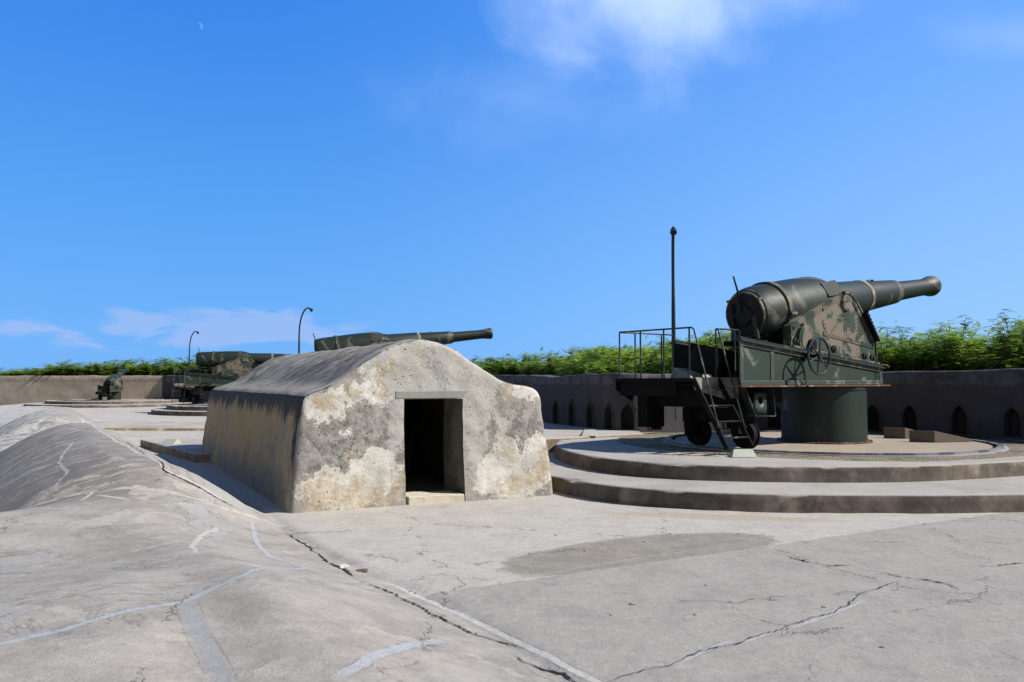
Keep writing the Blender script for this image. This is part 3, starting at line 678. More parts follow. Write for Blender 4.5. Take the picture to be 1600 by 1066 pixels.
pit2 = T.m('MULTIPLY', T.m('MULTIPLY', T.m('SUBTRACT', 1.0, T.ss(vp2, .16, .30)), T.ss(T.noise(co, 5, 4, .6), .48, .58)), T.m('MULTIPLY', hole, gl))
pitm = T.m('MAXIMUM', pitm, pit2)
c = T.mix(T.m('MULTIPLY', pitm, .85), c, (.04, .036, .032))
blk_ = T.ss(T.noise(co, 55, 5, .8), .60, .72)
c = T.mix(T.m('MULTIPLY', blk_, T.m('MULTIPLY', T.m('SUBTRACT', 1.0, lime), .5)), c, (.07, .065, .06))
vcr = T.voro(T.v('ADD', co, T.v('MULTIPLY', T.noise(co, 2.2, 6, .75, col=True), (1.0, 1.0, 1.0))), .8, 'DISTANCE_TO_EDGE')
crk = T.m('MULTIPLY', T.m('SUBTRACT', 1.0, T.ss(vcr, .001, .010)), T.ss(n1, .46, .55))
c = T.mix(T.m('MULTIPLY', crk, .7), c, (.07, .062, .055))
T.put(b.inputs['Base Color'], c); b.inputs['Roughness'].default_value = .95; b.inputs['Specular IOR Level'].default_value = .2
h = T.m('SUBTRACT', T.m('ADD', T.m('ADD', T.m('MULTIPLY', lime, .45), T.m('MULTIPLY', n2, 1.0)), T.m('MULTIPLY', n3, .45)), T.m('MULTIPLY', pitm, .9))
hh = T.m('ADD', h, T.m('MULTIPLY', T.noise(co, 2.6, 3, .5), 1.2))
T.put(b.inputs['Normal'], T.bump(hh, .75, .03)); M_plaster = m
m, T, b = mat('roof_render'); co = T.coord()
ry = T.v('DOT_PRODUCT', co, tuple(BY), out=1); rx = T.v('DOT_PRODUCT', co, tuple(BX), out=1)
dg_ = T.comb(T.m('MULTIPLY', T.m('ADD', ry, T.m('MULTIPLY', rx, .55)), 7.5), T.m('MULTIPLY', rx, .9), T.m('MULTIPLY', T.sep(co)[2], .8))
s1 = T.noise(dg_, 1.0, 8, .75, .7); s0 = T.noise(co, .8, 5, .6, .5); s3 = T.noise(co, 30, 5, .75)
c = T.mix(T.ss(s1, .40, .56), (.105, .097, .088), (.38, .35, .305))
c = T.mix(T.m('MULTIPLY', T.ss(T.noise(co, 1.9, 7, .75, .5), .50, .60), .6), c, (.055, .052, .050))
c = T.mix(T.m('MULTIPLY', T.ss(s0, .5, .64), .75), c, (.21, .195, .175))
lzz = T.sep(co)[2]
c = T.mix(T.m('MULTIPLY', T.m('SUBTRACT', 1.0, T.ss(T.m('ADD', lzz, T.m('MULTIPLY', T.m('SUBTRACT', s0, .5), .4)), 1.84, 2.02)), .75), c, (.26, .24, .21))
c = T.mix(T.m('MULTIPLY', T.m('SUBTRACT', 1.0, T.ss(T.m('ABSOLUTE', T.m('SUBTRACT', s1, .66)), .0, .02)), .5), c, (.33, .31, .28))
fr_ = T.m('SUBTRACT', 1.0, T.ss(T.m('ADD', T.v('DOT_PRODUCT', T.v('SUBTRACT', co, (0, 0, 0)), tuple(Vector((-BX.y, BX.x, 0))), out=1), T.m('MULTIPLY', T.m('SUBTRACT', s0, .5), .3)), .28, .42))
c = T.mix(fr_, c, (.36, .335, .30))
k = T.m('MULTIPLY_ADD', s3, .7, .65); c = T.mix(1.0, c, T.comb(k, k, k), 'MULTIPLY')
T.put(b.inputs['Base Color'], c); b.inputs['Roughness'].default_value = .95; b.inputs['Specular IOR Level'].default_value = .2
T.put(b.inputs['Normal'], T.bump(T.m('ADD', s1, T.m('MULTIPLY', s3, .3)), .6, .02)); M_roof = m
m, T, b = mat('bunker_inside'); co = T.coord(); n = T.noise(co, 3, 6, .7)
T.put(b.inputs['Base Color'], T.mix(T.ss(n, .4, .6), (.17, .145, .11), (.09, .08, .07))); b.inputs['Roughness'].default_value = .95
T.put(b.inputs['Normal'], T.bump(T.noise(co, 12, 6), .7, .03)); M_in = m

bunker = empty('bunker', BO)
tag(bunker, 'low vaulted stone bunker with peeling plaster, dark streaked roof and open doorway', 'bunker')
shell = mesh_obj('wall', V, F, None, None, 180, mats=[M_plaster, M_roof, M_in], mi=roofflag)
cutb = MB()
def bbox(x0, x1, y0, y1, z0, z1):
    V_ = [BX * x + BY * y + Vector((0, 0, z)) for z in (z0, z1) for y in (y0, y1) for x in (x0, x1)]
    cutb.add(V_, [(0, 2, 3, 1), (4, 5, 7, 6), (0, 1, 5, 4), (2, 6, 7, 3), (0, 4, 6, 2), (1, 3, 7, 5)])
DX0, DX1, DZ = 1.83, 2.85, 1.70
V_ = []
ys = [-.5, .93]
for y in ys:
    for (x, z) in [(DX0 + .015, -.3), (DX1 + .02, -.3), (DX1 - .01, .9), (DX1, DZ), (DX0, DZ), (DX0 - .01, .8)]:
        V_.append(BX * x + BY * y + Vector((0, 0, z)))
cutb.add(V_, [(0, 1, 2, 3, 4, 5), (11, 10, 9, 8, 7, 6)] + [(i, i + 6, (i + 1) % 6 + 6, (i + 1) % 6) for i in range(6)])
cutr = MB(); cutb, keep = cutr, cutb
bbox(.95, 3.6, .9, BL - .9, -.4, 1.86)
cutb = keep
for cm in (cutb, cutr):
    shell.data.materials[0]; 
    c_ = cm.build('cutter', M_in, None, None)
    for o_ in (c_, shell):
        bm = bmesh.new(); bm.from_mesh(o_.data); bmesh.ops.recalc_face_normals(bm, faces=bm.faces); bm.to_mesh(o_.data); bm.free()
    md = shell.modifiers.new('x', 'BOOLEAN'); md.object = c_; md.solver = 'EXACT'; md.material_mode = 'TRANSFER'
    bpy.context.view_layer.update(); dgp = bpy.context.evaluated_depsgraph_get()
    me2 = bpy.data.meshes.new_from_object(shell.evaluated_get(dgp)); shell.modifiers.clear(); shell.data = me2
    bpy.data.objects.remove(c_, do_unlink=True)
# split the roof skin off as its own part
ri = [i for i, mm in enumerate(shell.data.materials) if mm and mm.name.startswith('roof')][0]
roof = shell.copy(); roof.data = shell.data.copy(); roof.name = 'roof'; COL.objects.link(roof)
for o_, keep_roof in ((shell, False), (roof, True)):
    bm = bmesh.new(); bm.from_mesh(o_.data)
    bmesh.ops.delete(bm, geom=[f for f in bm.faces if (f.material_index == ri) != keep_roof], context='FACES')
    bm.to_mesh(o_.data); bm.free(); o_.parent = bunker
    o_.data.set_sharp_from_angle(angle=R(45))
def blk(name, x0, x1, y0, y1, z0, z1, m, st=.06, amp=.012):
    n = [max(1, int((b_ - a) / st)) for a, b_ in ((x0, x1), (y0, y1), (z0, z1))]
    bm = bmesh.new(); bmesh.ops.create_cube(bm, size=1)
    bmesh.ops.subdivide_edges(bm, edges=bm.edges, cuts=6, use_grid_fill=True)
    for v in bm.verts:
        x, y, z = x0 + (v.co.x + .5) * (x1 - x0), y0 + (v.co.y + .5) * (y1 - y0), z0 + (v.co.z + .5) * (z1 - z0)
        k = amp * noise.noise(Vector((x, y, z)) * 5)
        v.co = BX * (x + k) + BY * (y + k) + Vector((0, 0, z + k))
    me_ = bpy.data.meshes.new(name); bm.to_mesh(me_); bm.free(); me_.materials.append(m)
    o = bpy.data.objects.new(name, me_); COL.objects.link(o); o.parent = bunker
    bv = o.modifiers.new('b', 'BEVEL'); bv.width = .012; bv.limit_method = 'ANGLE'
    return o
blk('lintel', 1.68, 2.99, .085, .6, 1.705, 1.835, concrete('lintel_concrete', (.27, .265, .245), (.20, .20, .19), sc=3), amp=.004)
blk('threshold', DX0 + .04, DX1 - .01, -.02, .55, -.05, .13, concrete('threshold_concrete', (.52, .47, .37), (.38, .34, .28), sc=3), amp=.02)

# ------------------------------------------------------------ slabs and terraces
def slab(name, poly, z0, z1, m, label=None, cat=None, kind=None, bev=.03, sub=.5):
    V = []; n = len(poly); P = []
    for i in range(n):
        a = Vector(poly[i]); b_ = Vector(poly[(i + 1) % n]); k = max(1, int((b_ - a).length / sub))
        for j in range(k):
            q_ = a.lerp(b_, j / k); e = .025 * noise.noise(Vector((q_.x * 1.3, q_.y * 1.3, 3)))
            P.append((q_.x + e, q_.y + e))
    n = len(P); V = [(x, y, z0) for x, y in P] + [(x, y, z1) for x, y in P]
    F = [tuple(range(n - 1, -1, -1)), tuple(range(n, 2 * n))] + [(i, (i + 1) % n, (i + 1) % n + n, i + n) for i in range(n)]
    o = mesh_obj(name, V, F, m, None, 40); bv = o.modifiers.new('b', 'BEVEL'); bv.width = bev; bv.segments = 2; bv.limit_method = 'ANGLE'; bv.angle_limit = R(50)
    if kind: o['kind'] = kind
    else: tag(o, label, cat)
    return o
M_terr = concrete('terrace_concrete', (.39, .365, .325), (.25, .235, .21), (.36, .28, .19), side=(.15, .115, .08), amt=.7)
slab('pavement', [(-7.75, 20.5), (-11.3, 25.4), (-8.0, 26.2), (-2.0, 26.5), (-1.6, 21.5)], -.1, .21, M_terr, kind='structure')
slab('pavement', [(-17.2, 33.5), (-10, 33.2), (-1, 31.0), (2, 33), (1, 38), (-20, 38.3)], -.1, .13, concrete('far_terrace', (.40, .37, .32), (.24, .22, .19), (.36, .28, .19), side=(.30, .235, .16), amt=.8), kind='structure')
slab('pavement', [(-3.4, 17.6), (1.0, 20.1), (3.45, 22.0), (3.5, 22.9), (1.5, 26.3), (.9, 29), (-1.2, 30), (-6, 28)], -.1, .62, M_terr, kind='structure')

# ------------------------------------------------------------ round gun platforms
M_steel = paint('rail_steel', (.10, .11, .12), (.26, .27, .28), (.16, .08, .04), .6, .25, .35, 2, 6)
m, T, b = mat('gravel'); co = T.coord()
vv = T.voro(co, 32, out='Color'); n = T.noise(co, 1.2, 5, .65)
g_ = T.mix(T.ss(n, .5, .62), (.24, .195, .15), (.10, .115, .045))
k = T.m('MULTIPLY_ADD', T.sep(vv)[0], .9, .5); T.put(b.inputs['Base Color'], T.mix(1.0, g_, T.comb(k, k, k), 'MULTIPLY'))
b.inputs['Roughness'].default_value = 1; T.put(b.inputs['Normal'], T.bump(T.voro(co, 32), 1.0, .03)); M_gravel = m
def platform(c, radf_lo, radf_up, h1, h2, label, rg=4.85, rr=3.6, detail=True):
    root = empty('gun_platform', (c[0], c[1], 0)); tag(root, label, 'gun platform', 'round stepped gun platforms')
    N = 360
    def ring_step(name, rf, rin_, z0, z1, m, chip=False):
        V = []; F = []; prof_n = 9
        for k in range(N):
            a = k * 2 * math.pi / N; r_ = rf(a); rin = min(rin_, r_ - .42); e = .018 * noise.noise(Vector((math.cos(a) * 9, math.sin(a) * 9, z1)))
            e2 = .02 * noise.noise(Vector((math.cos(a) * 23, math.sin(a) * 23, z1 + 4)))
            ch = .09 * max(0, noise.noise(Vector((math.cos(a) * 16, math.sin(a) * 16, z1 * 7 + 1))) - .15) * 2
            P = [(r_ + .03 + e, z0), (r_ + .015 + e, z0 + (z1 - z0) * .35), (r_ + e + e2 * .5, z0 + (z1 - z0) * .7), (r_ + e, z1 - .035 - ch), (r_ - .012 + e, z1 - .012 - ch * .5), (r_ - .035 + e - ch, z1 - .001), (r_ - .12, z1 + e2 * .1), (r_ - .5, z1 + .004), (rin, z1 + .004)]
            V += [(rr_ * math.cos(a), rr_ * math.sin(a), z_) for rr_, z_ in P]
        for k in range(N):
            k2 = (k + 1) % N
            F += [(k * 9 + i, k2 * 9 + i, k2 * 9 + i + 1, k * 9 + i + 1) for i in range(8)]
        return mesh_obj(name, V, F, m, root, 50)
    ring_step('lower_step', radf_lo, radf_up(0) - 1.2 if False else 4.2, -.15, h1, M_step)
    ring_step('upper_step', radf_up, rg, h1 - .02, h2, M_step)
    def disc(name, r0, r1, z, m, parent=root, n=96, rad=6, amp=0, lim=None):
        V = []; F = []
        for j in range(rad + 1):
            for k in range(n):
                a = k * 2 * math.pi / n; r1_ = r1 if lim is None else min(r1, lim(a) - .30); r_ = r0 + (r1_ - r0) * j / rad; V.append((r_ * math.cos(a), r_ * math.sin(a), z + amp * noise.noise(Vector((r_ * math.cos(a) * 2, r_ * math.sin(a) * 2, 0)))))
        for j in range(rad):
            F += [(j * n + k, (j + 1) * n + k, (j + 1) * n + (k + 1) % n, j * n + (k + 1) % n) for k in range(n)]
        return mesh_obj(name, V, F, m, parent, 180)
    disc('gravel_ring', 3.7, rg + .35, h2 - .012, M_gravel, n=200, rad=16, amp=.018, lim=radf_up)
    disc('turntable_floor', .1, 3.45, h2 + .018, M_disc)
    mb = MB(); Mz = Matrix.Rotation(R(90), 4, 'Y') @ Matrix.Identity(4)
    Mz = Matrix(((0, 0, -1, 0), (0, 1, 0, 0), (1, 0, 0, 0), (0, 0, 0, 1)))
    mb.lathe([(h2 - .05, 3.54), (h2 + .045, 3.54), (h2 + .045, 3.66), (h2 - .05, 3.66)], Mz, 120); mb.build('racer_rail', M_steel, root, 30)
    mb = MB(); mb.lathe([(h2 - .05, 3.66), (h2 + .008, 3.67), (h2 + .008, 3.74), (h2 - .05, 3.75)], Mz, 120); mb.build('rail_kerb', concrete('white_kerb', (.34, .335, .33), (.22, .22, .22)), root, 30)
    mb = MB(); mb.lathe([(h2 - .05, 3.44), (h2 + .006, 3.44), (h2 + .006, 3.54), (h2 - .05, 3.54)], Mz, 120)
    for k in range(72):
        a = k * 2 * math.pi / 72; mb.rivet((3.49 * math.cos(a), 3.49 * math.sin(a), h2 + .006), (0, 0, 1), .03, .025)
    mb.build('rail_bed', M_black, root, 30)
    return root
# outline of the big platform measured from its visible edge
def radf(tbl):
    A = [t[0] for t in tbl]; Rr = [t[1] for t in tbl]
    return lambda a: float(np.interp(math.degrees(a) % 360, A, Rr, period=360))
C1 = (7.35, 19.7)
def meas(pix, z):
    out = []
    for px, py in pix:
        D = (EYE - z) * FPX / (py - HZ); Xw = (px - 800) / FPX * D
        out.append((math.degrees(math.atan2(D - C1[1], Xw - C1[0])) % 360, math.hypot(D - C1[1], Xw - C1[0])))
    return sorted(out)
up_t = [(0, 5.3), (30, 4.9), (70, 4.7), (100, 4.7), (140, 5.6), (180, 6.3)] + [t for t in meas([(873, 698), (935, 714), (1030, 723), (1248, 727.5), (1410, 727), (1510, 723), (1600, 718)], .56)] + [(330, 5.0)]
lo_t = [(0, 7.4), (60, 6), (120, 6), (165, 8.0)] + [t for t in meas([(867, 767), (950, 785), (1100, 796), (1350, 800), (1600, 798)], 0)] + [(335, 7.6)]
up_t.sort(); lo_t.sort()
def smoothf(f, wdt=9):
    return lambda a: sum(f(a + R(d_)) * w_ for d_, w_ in ((-wdt, .2), (-wdt / 2, .2), (0, .2), (wdt / 2, .2), (wdt, .2)))
platform(C1, smoothf(radf(lo_t), 5), smoothf(radf(up_t), 6), .285, .56, 'large round two stepped concrete platform under the nearest big gun')
C2 = (-16.6, 52.5); C3 = (-5.65, 37.0); C4 = (-32.2, 67.5)
platform(C2, lambda a: 5.6, lambda a: 4.75, .27, .53, 'round stepped platform under the side-on gun left of the bunker', rg=4.2)
platform(C3, lambda a: 5.6, lambda a: 4.75, .27, .53, 'round stepped platform mostly hidden behind the bunker', rg=4.2)

# ------------------------------------------------------------ the coastal guns
def make_gun(label, loc, az, elev, sc=1.0, rf=1.0, lf=1.0, ladder=True, fine=True):
    root = empty('coastal_gun', loc, R(90 - az), sc); tag(root, label, 'cannon', 'coastal guns on round platforms')
    # pedestal
    Mz = Matrix(((0, 0, -1, 0), (0, 1, 0, 0), (1, 0, 0, 0), (0, 0, 0, 1)))
    p = MB(); p.lathe([(0, .1), (.0, .955), (1.19, .95), (1.21, .97), (1.28, .97), (1.28, .1)], Mz, 64); p.build('pedestal', M_ped, root, 30)
    q = MB(); q.lathe([(-.01, .95), (-.01, 1.07), (.03, 1.07), (.035, .95)], Mz, 64)
    for k in range(28):
        a = k * 2 * math.pi / 28; q.rivet((1.03 * math.cos(a), 1.03 * math.sin(a), .03), (0, 0, 1), .025, .025)
    q.build('base_flange', M_rust, root, 30)
    # slide girders
    B0 = 1.33; x0, x1 = -4.22, 1.05
    def top(x): return 2.23 + (1.72 - 2.23) * (x - x0) / (x1 - x0)
    for s_ in (-1, 1):
        y = s_ * .86; g = MB()
        g.prism([(x0, B0), (x1, B0), (x1, top(x1)), (x0, top(x0))], y - .012, y + .012)
        Lx = x1 - x0; dzt = top(x1) - top(x0)
        g.beam((x0 - .02, y, top(x0) - .0), (x1 + .02, y, top(x1)), .20, .03)
        yo = y + s_ * .028
        g.cur = 1; g.beam((x0, yo, top(x0) - .055), (x1, yo, top(x1) - .055), .03, .09)
        g.beam((x0, yo, B0 + .055), (x1, yo, B0 + .055), .03, .09)
        for xs in (x0 + .05, -3.18, x1 - .05):
            g.box(xs - .05, xs + .05, y + s_ * .012 - .016, y + s_ * .012 + .02 * s_ + .016, B0 + .1, top(xs) - .1)
        g.cur = 0
        if fine:
            n = 95
            for k in range(n):
                x = x0 + (k + .5) / n * Lx
                g.rivet((x, yo + s_ * .015, top(x) - .06), (0, s_, 0)); g.rivet((x, yo + s_ * .015, B0 + .055), (0, s_, 0))
            for xs in (x0 + .05, -3.18, x1 - .05):
                for k in range(11):
                    z = B0 + .13 + k * (top(xs) - B0 - .26) / 10; g.rivet((xs, y + s_ * .046, z), (0, s_, 0))
        g.build('girder', M_girder, root, 30, m2=M_trim)
        f = MB(); f.beam((x0 - .1, y, B0 - .018), (x1 + .18, y, B0 - .018), .26, .03); f.build('bottom_flange', M_rust, root, 30)
        r = MB(); r.beam((x0, y, top(x0) + .045), (x1, y, top(x1) + .045), .09, .05); r.build('slide_rail', M_rail, root, 30)
    g = MB(); g.box(x0 + .02, x0 + .045, -.30, .85, 1.55, 2.12); g.box(x1 - .04, x1 - .015, -.84, .84, B0, 1.7); g.box(-3.5, x1, -.84, .84, B0 - .002, B0 + .02)
    for xs in (-2.8, -1.4, .2): g.box(xs, xs + .03, -.84, .84, B0 + .02, B0 + .45)
    g.build('cross_plates', M_black, root, 30)
    if fine:
        h = MB(); h.tube([(x1 + .03, -.75, 1.72), (x1 + .13, -.8, 1.80), (x1 + .26, -.86, 1.79), (x1 + .33, -.88, 1.74)], .02, 6)
        h.build('hook', M_rust, root); h = MB(); h.tube([(x1 + .03, -.2, 1.72), (x1 + .18, -.24, 1.80), (x1 + .3, -.28, 1.77)], .02, 6); h.build('hook', M_rust, root)
        h = MB(); h.tube([(x1 - .22 + .07 * math.cos(a), -.9, 1.58 + .085 * math.sin(a)) for a in np.arange(.6, 5.6, .4)], .009, 6); h.build('lifting_ring', M_black, root)
    # upper carriage cheeks
    CP = [(-2.36, 2.08), (1.04, 1.74), (1.0, 2.34), (.62, 2.80), (.45, 3.01), (.24, 3.22), (.06, 3.37), (-.06, 3.42), (-.2, 3.44), (-.36, 3.40), (-1.1, 3.10), (-1.94, 2.77), (-2.36, 2.58)]
    CP = [(x, z if i > 1 else top(x) + .085) for i, (x, z) in enumerate(CP)]
    for s_ in (-1, 1):
        y = s_ * .74; g = MB(); g.prism(CP, y - .02, y + .02)
        for i in range(len(CP)):                      # rim flange
            a = CP[i]; b_ = CP[(i + 1) % len(CP)]
            if i == 0: g.beam((a[0], y, a[1] + .02), (b_[0], y, b_[1] + .02), .22, .04); continue
            mx, mz = b_[0] - a[0], b_[1] - a[1]; L_ = math.hypot(mx, mz)
            g.beam((a[0], y - s_ * .05, a[1]), (b_[0], y - s_ * .05, b_[1]), .20, .03, up=(-mz / L_, 0, mx / L_) if abs(mx) > 1e-6 or 1 else (0, 0, 1))
        yo = y + s_ * .02
        def strip(a, b_, wd, th=.02):
            g.beam((a[0], yo + s_ * th / 2, a[1]), (b_[0], yo + s_ * th / 2, b_[1]), th, wd)
            if fine:
                L_ = math.hypot(b_[0] - a[0], b_[1] - a[1]); n = int(L_ / .085); dx, dz = (b_[0] - a[0]) / L_, (b_[1] - a[1]) / L_
                for o_ in ((-wd * .25, wd * .25) if wd > .15 else (0,)):
                    for k in range(n + 1):
                        x = a[0] + dx * L_ * k / n - dz * o_; z = a[1] + dz * L_ * k / n + dx * o_
                        g.rivet((x, yo + s_ * (th + .001), z), (0, s_, 0), .015, .014)
        strip((-.22, 3.12), (-.22, 2.02), .17, .028)
        strip((.22, 2.95), (.22, 1.98), .10)
        strip((.42, 2.85), (.42, 1.97), .08, .018)
        strip((-1.15, 2.48), (.92, 2.22), .09, .016)
        strip((-2.25, 2.55), (-1.2, 2.98), .08); strip((-1.15, 3.0), (-.45, 3.29), .08)
        strip((.08, 3.25), (.88, 2.35), .08)
        strip((-2.2, 2.22), (.95, 1.86), .08)
        strip((-1.15, 2.75), (-.95, 2.35), .07, .014); strip((-.95, 2.4), (-.35, 2.9), .06, .012)
        g.build('cheek', M_cheek, root, 30, m2=M_rivet)
        t = MB(); t.cyl((-.23, yo, 3.21), (-.23, yo + s_ * .05, 3.21), .185, 28); t.cyl((-.23, yo + s_ * .05, 3.21), (-.23, yo + s_ * .058, 3.21), .15, 28)
        t.beam((-.36, yo + s_ * .03, 3.43), (-.1, yo + s_ * .03, 3.43), .08, .05)
        t.build('trunnion_cap', M_cheek, root, 30)
        for bx_, bz_, br in ((-2.2, 2.27, .085), (-.77, 2.13, .085), (.5, 1.99, .085), (.84, 1.96, .1), (-1.98, 2.62, .04)):
            t = MB(); t.cyl((bx_, yo, bz_), (bx_, yo + s_ * .05, bz_), br, 18); t.cyl((bx_, yo + s_ * .05, bz_), (bx_, yo + s_ * .085, bz_), br * .5, 6)
            t.build('axle_bolt', M_body, root, 30)
    t = MB(); t.box(-2.3, .98, -.72, .72, 2.1, 2.16, Matrix.Rotation(R(5.2), 4, 'Y') @ Matrix.Translation((0, 0, .02))); t.box(-2.36, -2.3, -.72, .72, 2.2, 2.56); t.cyl((-.23, -.72, 3.21), (-.23, .72, 3.21), .16, 20)
    t.build('carriage_bed', M_black, root, 30)
    # slanted toothed strut on the front edge
    t = MB(); t.beam((.46, -.83, 3.0), (.97, -.83, 2.36), .13, .04)
    for k in range(9):
        f_ = k / 8; t.beam((.49 + .47 * f_, -.90, 3.015 - .64 * f_), (.49 + .47 * f_, -.76, 3.015 - .64 * f_), .03, .06)
    t.build('front_rack', M_black, root, 30)
    # gear casing, shaft and hand wheel
    t = MB(); t.cyl((-1.88, -.76, 2.33), (-1.88, -.86, 2.33), .30, 36); t.cyl((-1.88, -.86, 2.33), (-1.88, -.875, 2.33), .25, 36); t.build('gear_casing', M_cheek, root, 30)
    t = MB(); t.cyl((-1.8, -.86, 2.2), (-1.8, -.95, 2.2), .12, 20); t.cyl((-2.08, -.8, 1.94), (-2.08, -1.25, 1.94), .035, 12); t.cyl((-2.08, -.87, 1.94), (-2.08, -.92, 1.94), .10, 16); t.build('wheel_shaft', M_black, root, 30)
    hw = MB(); hc = Vector((-2.08, -1.25, 1.94)); hr = .385
    hw.tube([hc + Vector((hr * math.cos(a), 0, hr * math.sin(a))) for a in np.arange(0, 2 * math.pi, math.pi / 24)], .024, 10, True)
    hw.cyl(hc + Vector((0, .05, 0)), hc - Vector((0, .05, 0)), .062, 16)
    for k in range(6):
        a = k * math.pi / 3 + .35; hw.tube([hc + Vector((.05 * math.cos(a), 0, .05 * math.sin(a))), hc + Vector((.38 * math.cos(a), 0, .38 * math.sin(a)))], [.020, .014], 8)
    hw.build('hand_wheel', M_rail, root, 30)
    # barrel
    TZ = 3.23; Mb = Matrix.Translation((-.23, 0, TZ)) @ Matrix.Rotation(-R(elev), 4, 'Y')
    s0 = -2.66 * lf
    b_ = MB()
    PR = [(s0, 0), (s0, .50), (s0 + .03, .54), (s0 + .12, .575), (s0 + .26, .60), (s0 + .42, .612), (-1.2, .655), (-.42, .668), (-.28, .664), (-.12, .64), (.04, .58), (.14, .53), (.30, .49), (.37, .475), (.42, .47), (1.9, .415), (1.93, .405), (1.96, .385), (2.3, .372), (3.5, .312), (3.57, .295), (3.62, .258), (4.9, .228), (5.05, .226), (5.2, .235), (5.36, .262), (5.48, .282), (5.56, .284), (5.62, .268), (5.64, .22), (5.64, .152), (4.8, .150), (4.8, 0)]
    PR = [(x * (lf if x < 0 and x != s0 else 1), r_ * (rf if x < .5 else (1 + rf) / 2)) for x, r_ in PR]
    b_.lathe(PR, Mb, 72)
    b_.build('barrel', M_barrel, root, 24)
    # breech ring, hoop strap, face
    r = MB(); r.lathe([(s0 - .005, .455 * rf), (s0 - .045, .46 * rf), (s0 - .045, .50 * rf), (s0 + .03, .515 * rf)], Mb, 60)
    for aa in (R(40), R(140), R(-52)):      # lugs
        c_ = Vector((s0 - .01, .50 * rf * math.cos(aa), .50 * rf * math.sin(aa))); q_ = Mb @ c_
        r.beam(Mb @ Vector((s0 - .06, .50 * rf * math.cos(aa), .50 * rf * math.sin(aa))), Mb @ Vector((s0 + .05, .50 * rf * math.cos(aa), .5 * rf * math.sin(aa))), .09, .06)
    r.build('breech_ring', M_hoop, root, 30)
    r = MB(); r.lathe([(s0 - .048, 0), (s0 - .052, .44 * rf), (s0 + .01, .47 * rf)], Mb, 48); r.lathe([(s0 - .11, 0), (s0 - .11, .20 * rf), (s0 - .05, .22 * rf)], Mb, 32)
    r.beam(Mb @ Vector((s0 - .07, -.35 * rf, -.05)), Mb @ Vector((s0 - .07, .35 * rf, .02)), .08, .12)
    r.beam(Mb @ Vector((s0 - .1, .28 * rf, -.3)), Mb @ Vector((s0 - .1, .28 * rf, .25)), .1, .09)
    r.build('breech_door', M_pedd, root, 30)
    r = MB(); r.tube([Mb @ Vector((s0 - .10, .0, .05)), Mb @ Vector((s0 - .12, .02, .36)), Mb @ Vector((s0 - .22, .05, .86))], [.03, .024, .018], 8); r.build('breech_lever', M_black, root)
    r = MB(); r.cyl(Mb @ Vector((s0 - .12, -.33 * rf, -.52)), Mb @ Vector((s0 - .12, -.29 * rf, -.06)), .055, 16); r.cyl(Mb @ Vector((s0 - .12, -.29 * rf, -.06)), Mb @ Vector((s0 - .12, -.289 * rf, -.03)), .04, 16)
    r.build('loading_cylinder', M_body, root, 30)
    r = MB(); r.beam(Mb @ Vector((s0 - .12, -.5, -.60)), Mb @ Vector((s0 - .12, .5, -.60)), .22, .10); r.beam(Mb @ Vector((s0 - .05, 0, -.62)), Mb @ Vector((s0 + .6, 0, -.72)), .6, .1); r.build('breech_shelf', M_black, root, 30)
    hx = -1.92 * lf; rb = .632 * rf
    r = MB(); r.lathe([(hx - .07, rb - .02), (hx - .07, rb + .034), (hx + .06, rb + .034), (hx + .07, rb - .02)], Mb, 72)
    for aa in (R(188), R(-8)):
        r.cyl(Mb @ Vector((hx - .09, (rb + .05) * math.cos(aa), (rb + .05) * math.sin(aa))), Mb @ Vector((hx + .09, (rb + .05) * math.cos(aa), (rb + .05) * math.sin(aa))), .05, 12)
    r.build('hoop_strap', M_hoop, root, 30)
    r = MB(); r.lathe([(1.80, (.42 * (1 + rf) / 2) - .01), (1.80, (.428 * (1 + rf) / 2)), (1.92, (.425 * (1 + rf) / 2)), (1.92, .40 * (1 + rf) / 2)], Mb, 60); r.build('barrel_band', M_edge, root, 30)
    r = MB(); a1, a2 = R(118), R(148)      # sight lug on the near shoulder
    a1, a2 = R(180 - 118), R(180 - 148)
    Vl = []
    for xx, hh in ((-.62, .09), (.06, .13)):
        for aa in (R(205 - 90), R(232 - 90)):
            for rr_ in (.55 * rf, (.64 + hh * .4) * rf): Vl.append(Mb @ Vector((xx, rr_ * math.cos(aa), rr_ * math.sin(aa))))
    Vl = [Mb @ Vector((xx, -rr_ * math.cos(aa), rr_ * math.sin(aa))) for xx, hh in ((-.50, .5), (.02, 1)) for aa in (R(14), R(44)) for rr_ in (.50 * rf, (.66 + .09 * hh) * rf)]
    r.add(Vl, [(0, 1, 3, 2), (4, 6, 7, 5), (0, 4, 5, 1), (2, 3, 7, 6), (1, 5, 7, 3), (0, 2, 6, 4)]); r.build('sight_lug', M_lug, root, 30)
    r = MB(); r.lathe([(2.35, .36), (2.42, .40), (2.5, .40), (2.55, .36)], Mb, 6, R(80), R(100)); r.build('front_sight', M_edge, root, 30)
    # rear truck and wheels
    t = MB(); t.box(-4.05, -3.35, -.28, 1.0, 1.05, 1.31); t.box(-3.95, -3.4, -.62, -.42, .35, .90); t.box(-3.9, -3.45, -.5, .0, .88, 1.05); t.box(-3.95, -3.4, .62, .80, .3, 1.1); t.box(-3.9, -3.5, -.5, .9, .55, .85)
    t.box(-4.5, -3.9, -.28, 1.1, .88, 1.31); t.box(-3.0, -2.3, -.5, .6, .95, 1.31)
    t.cyl((-4.0, -.52, .3), (-3.25, -.52, .3), .05, 12); t.cyl((-4.0, .72, .3), (-3.25, .72, .3), .05, 12)
    t.build('rear_truck', M_black, root, 30)
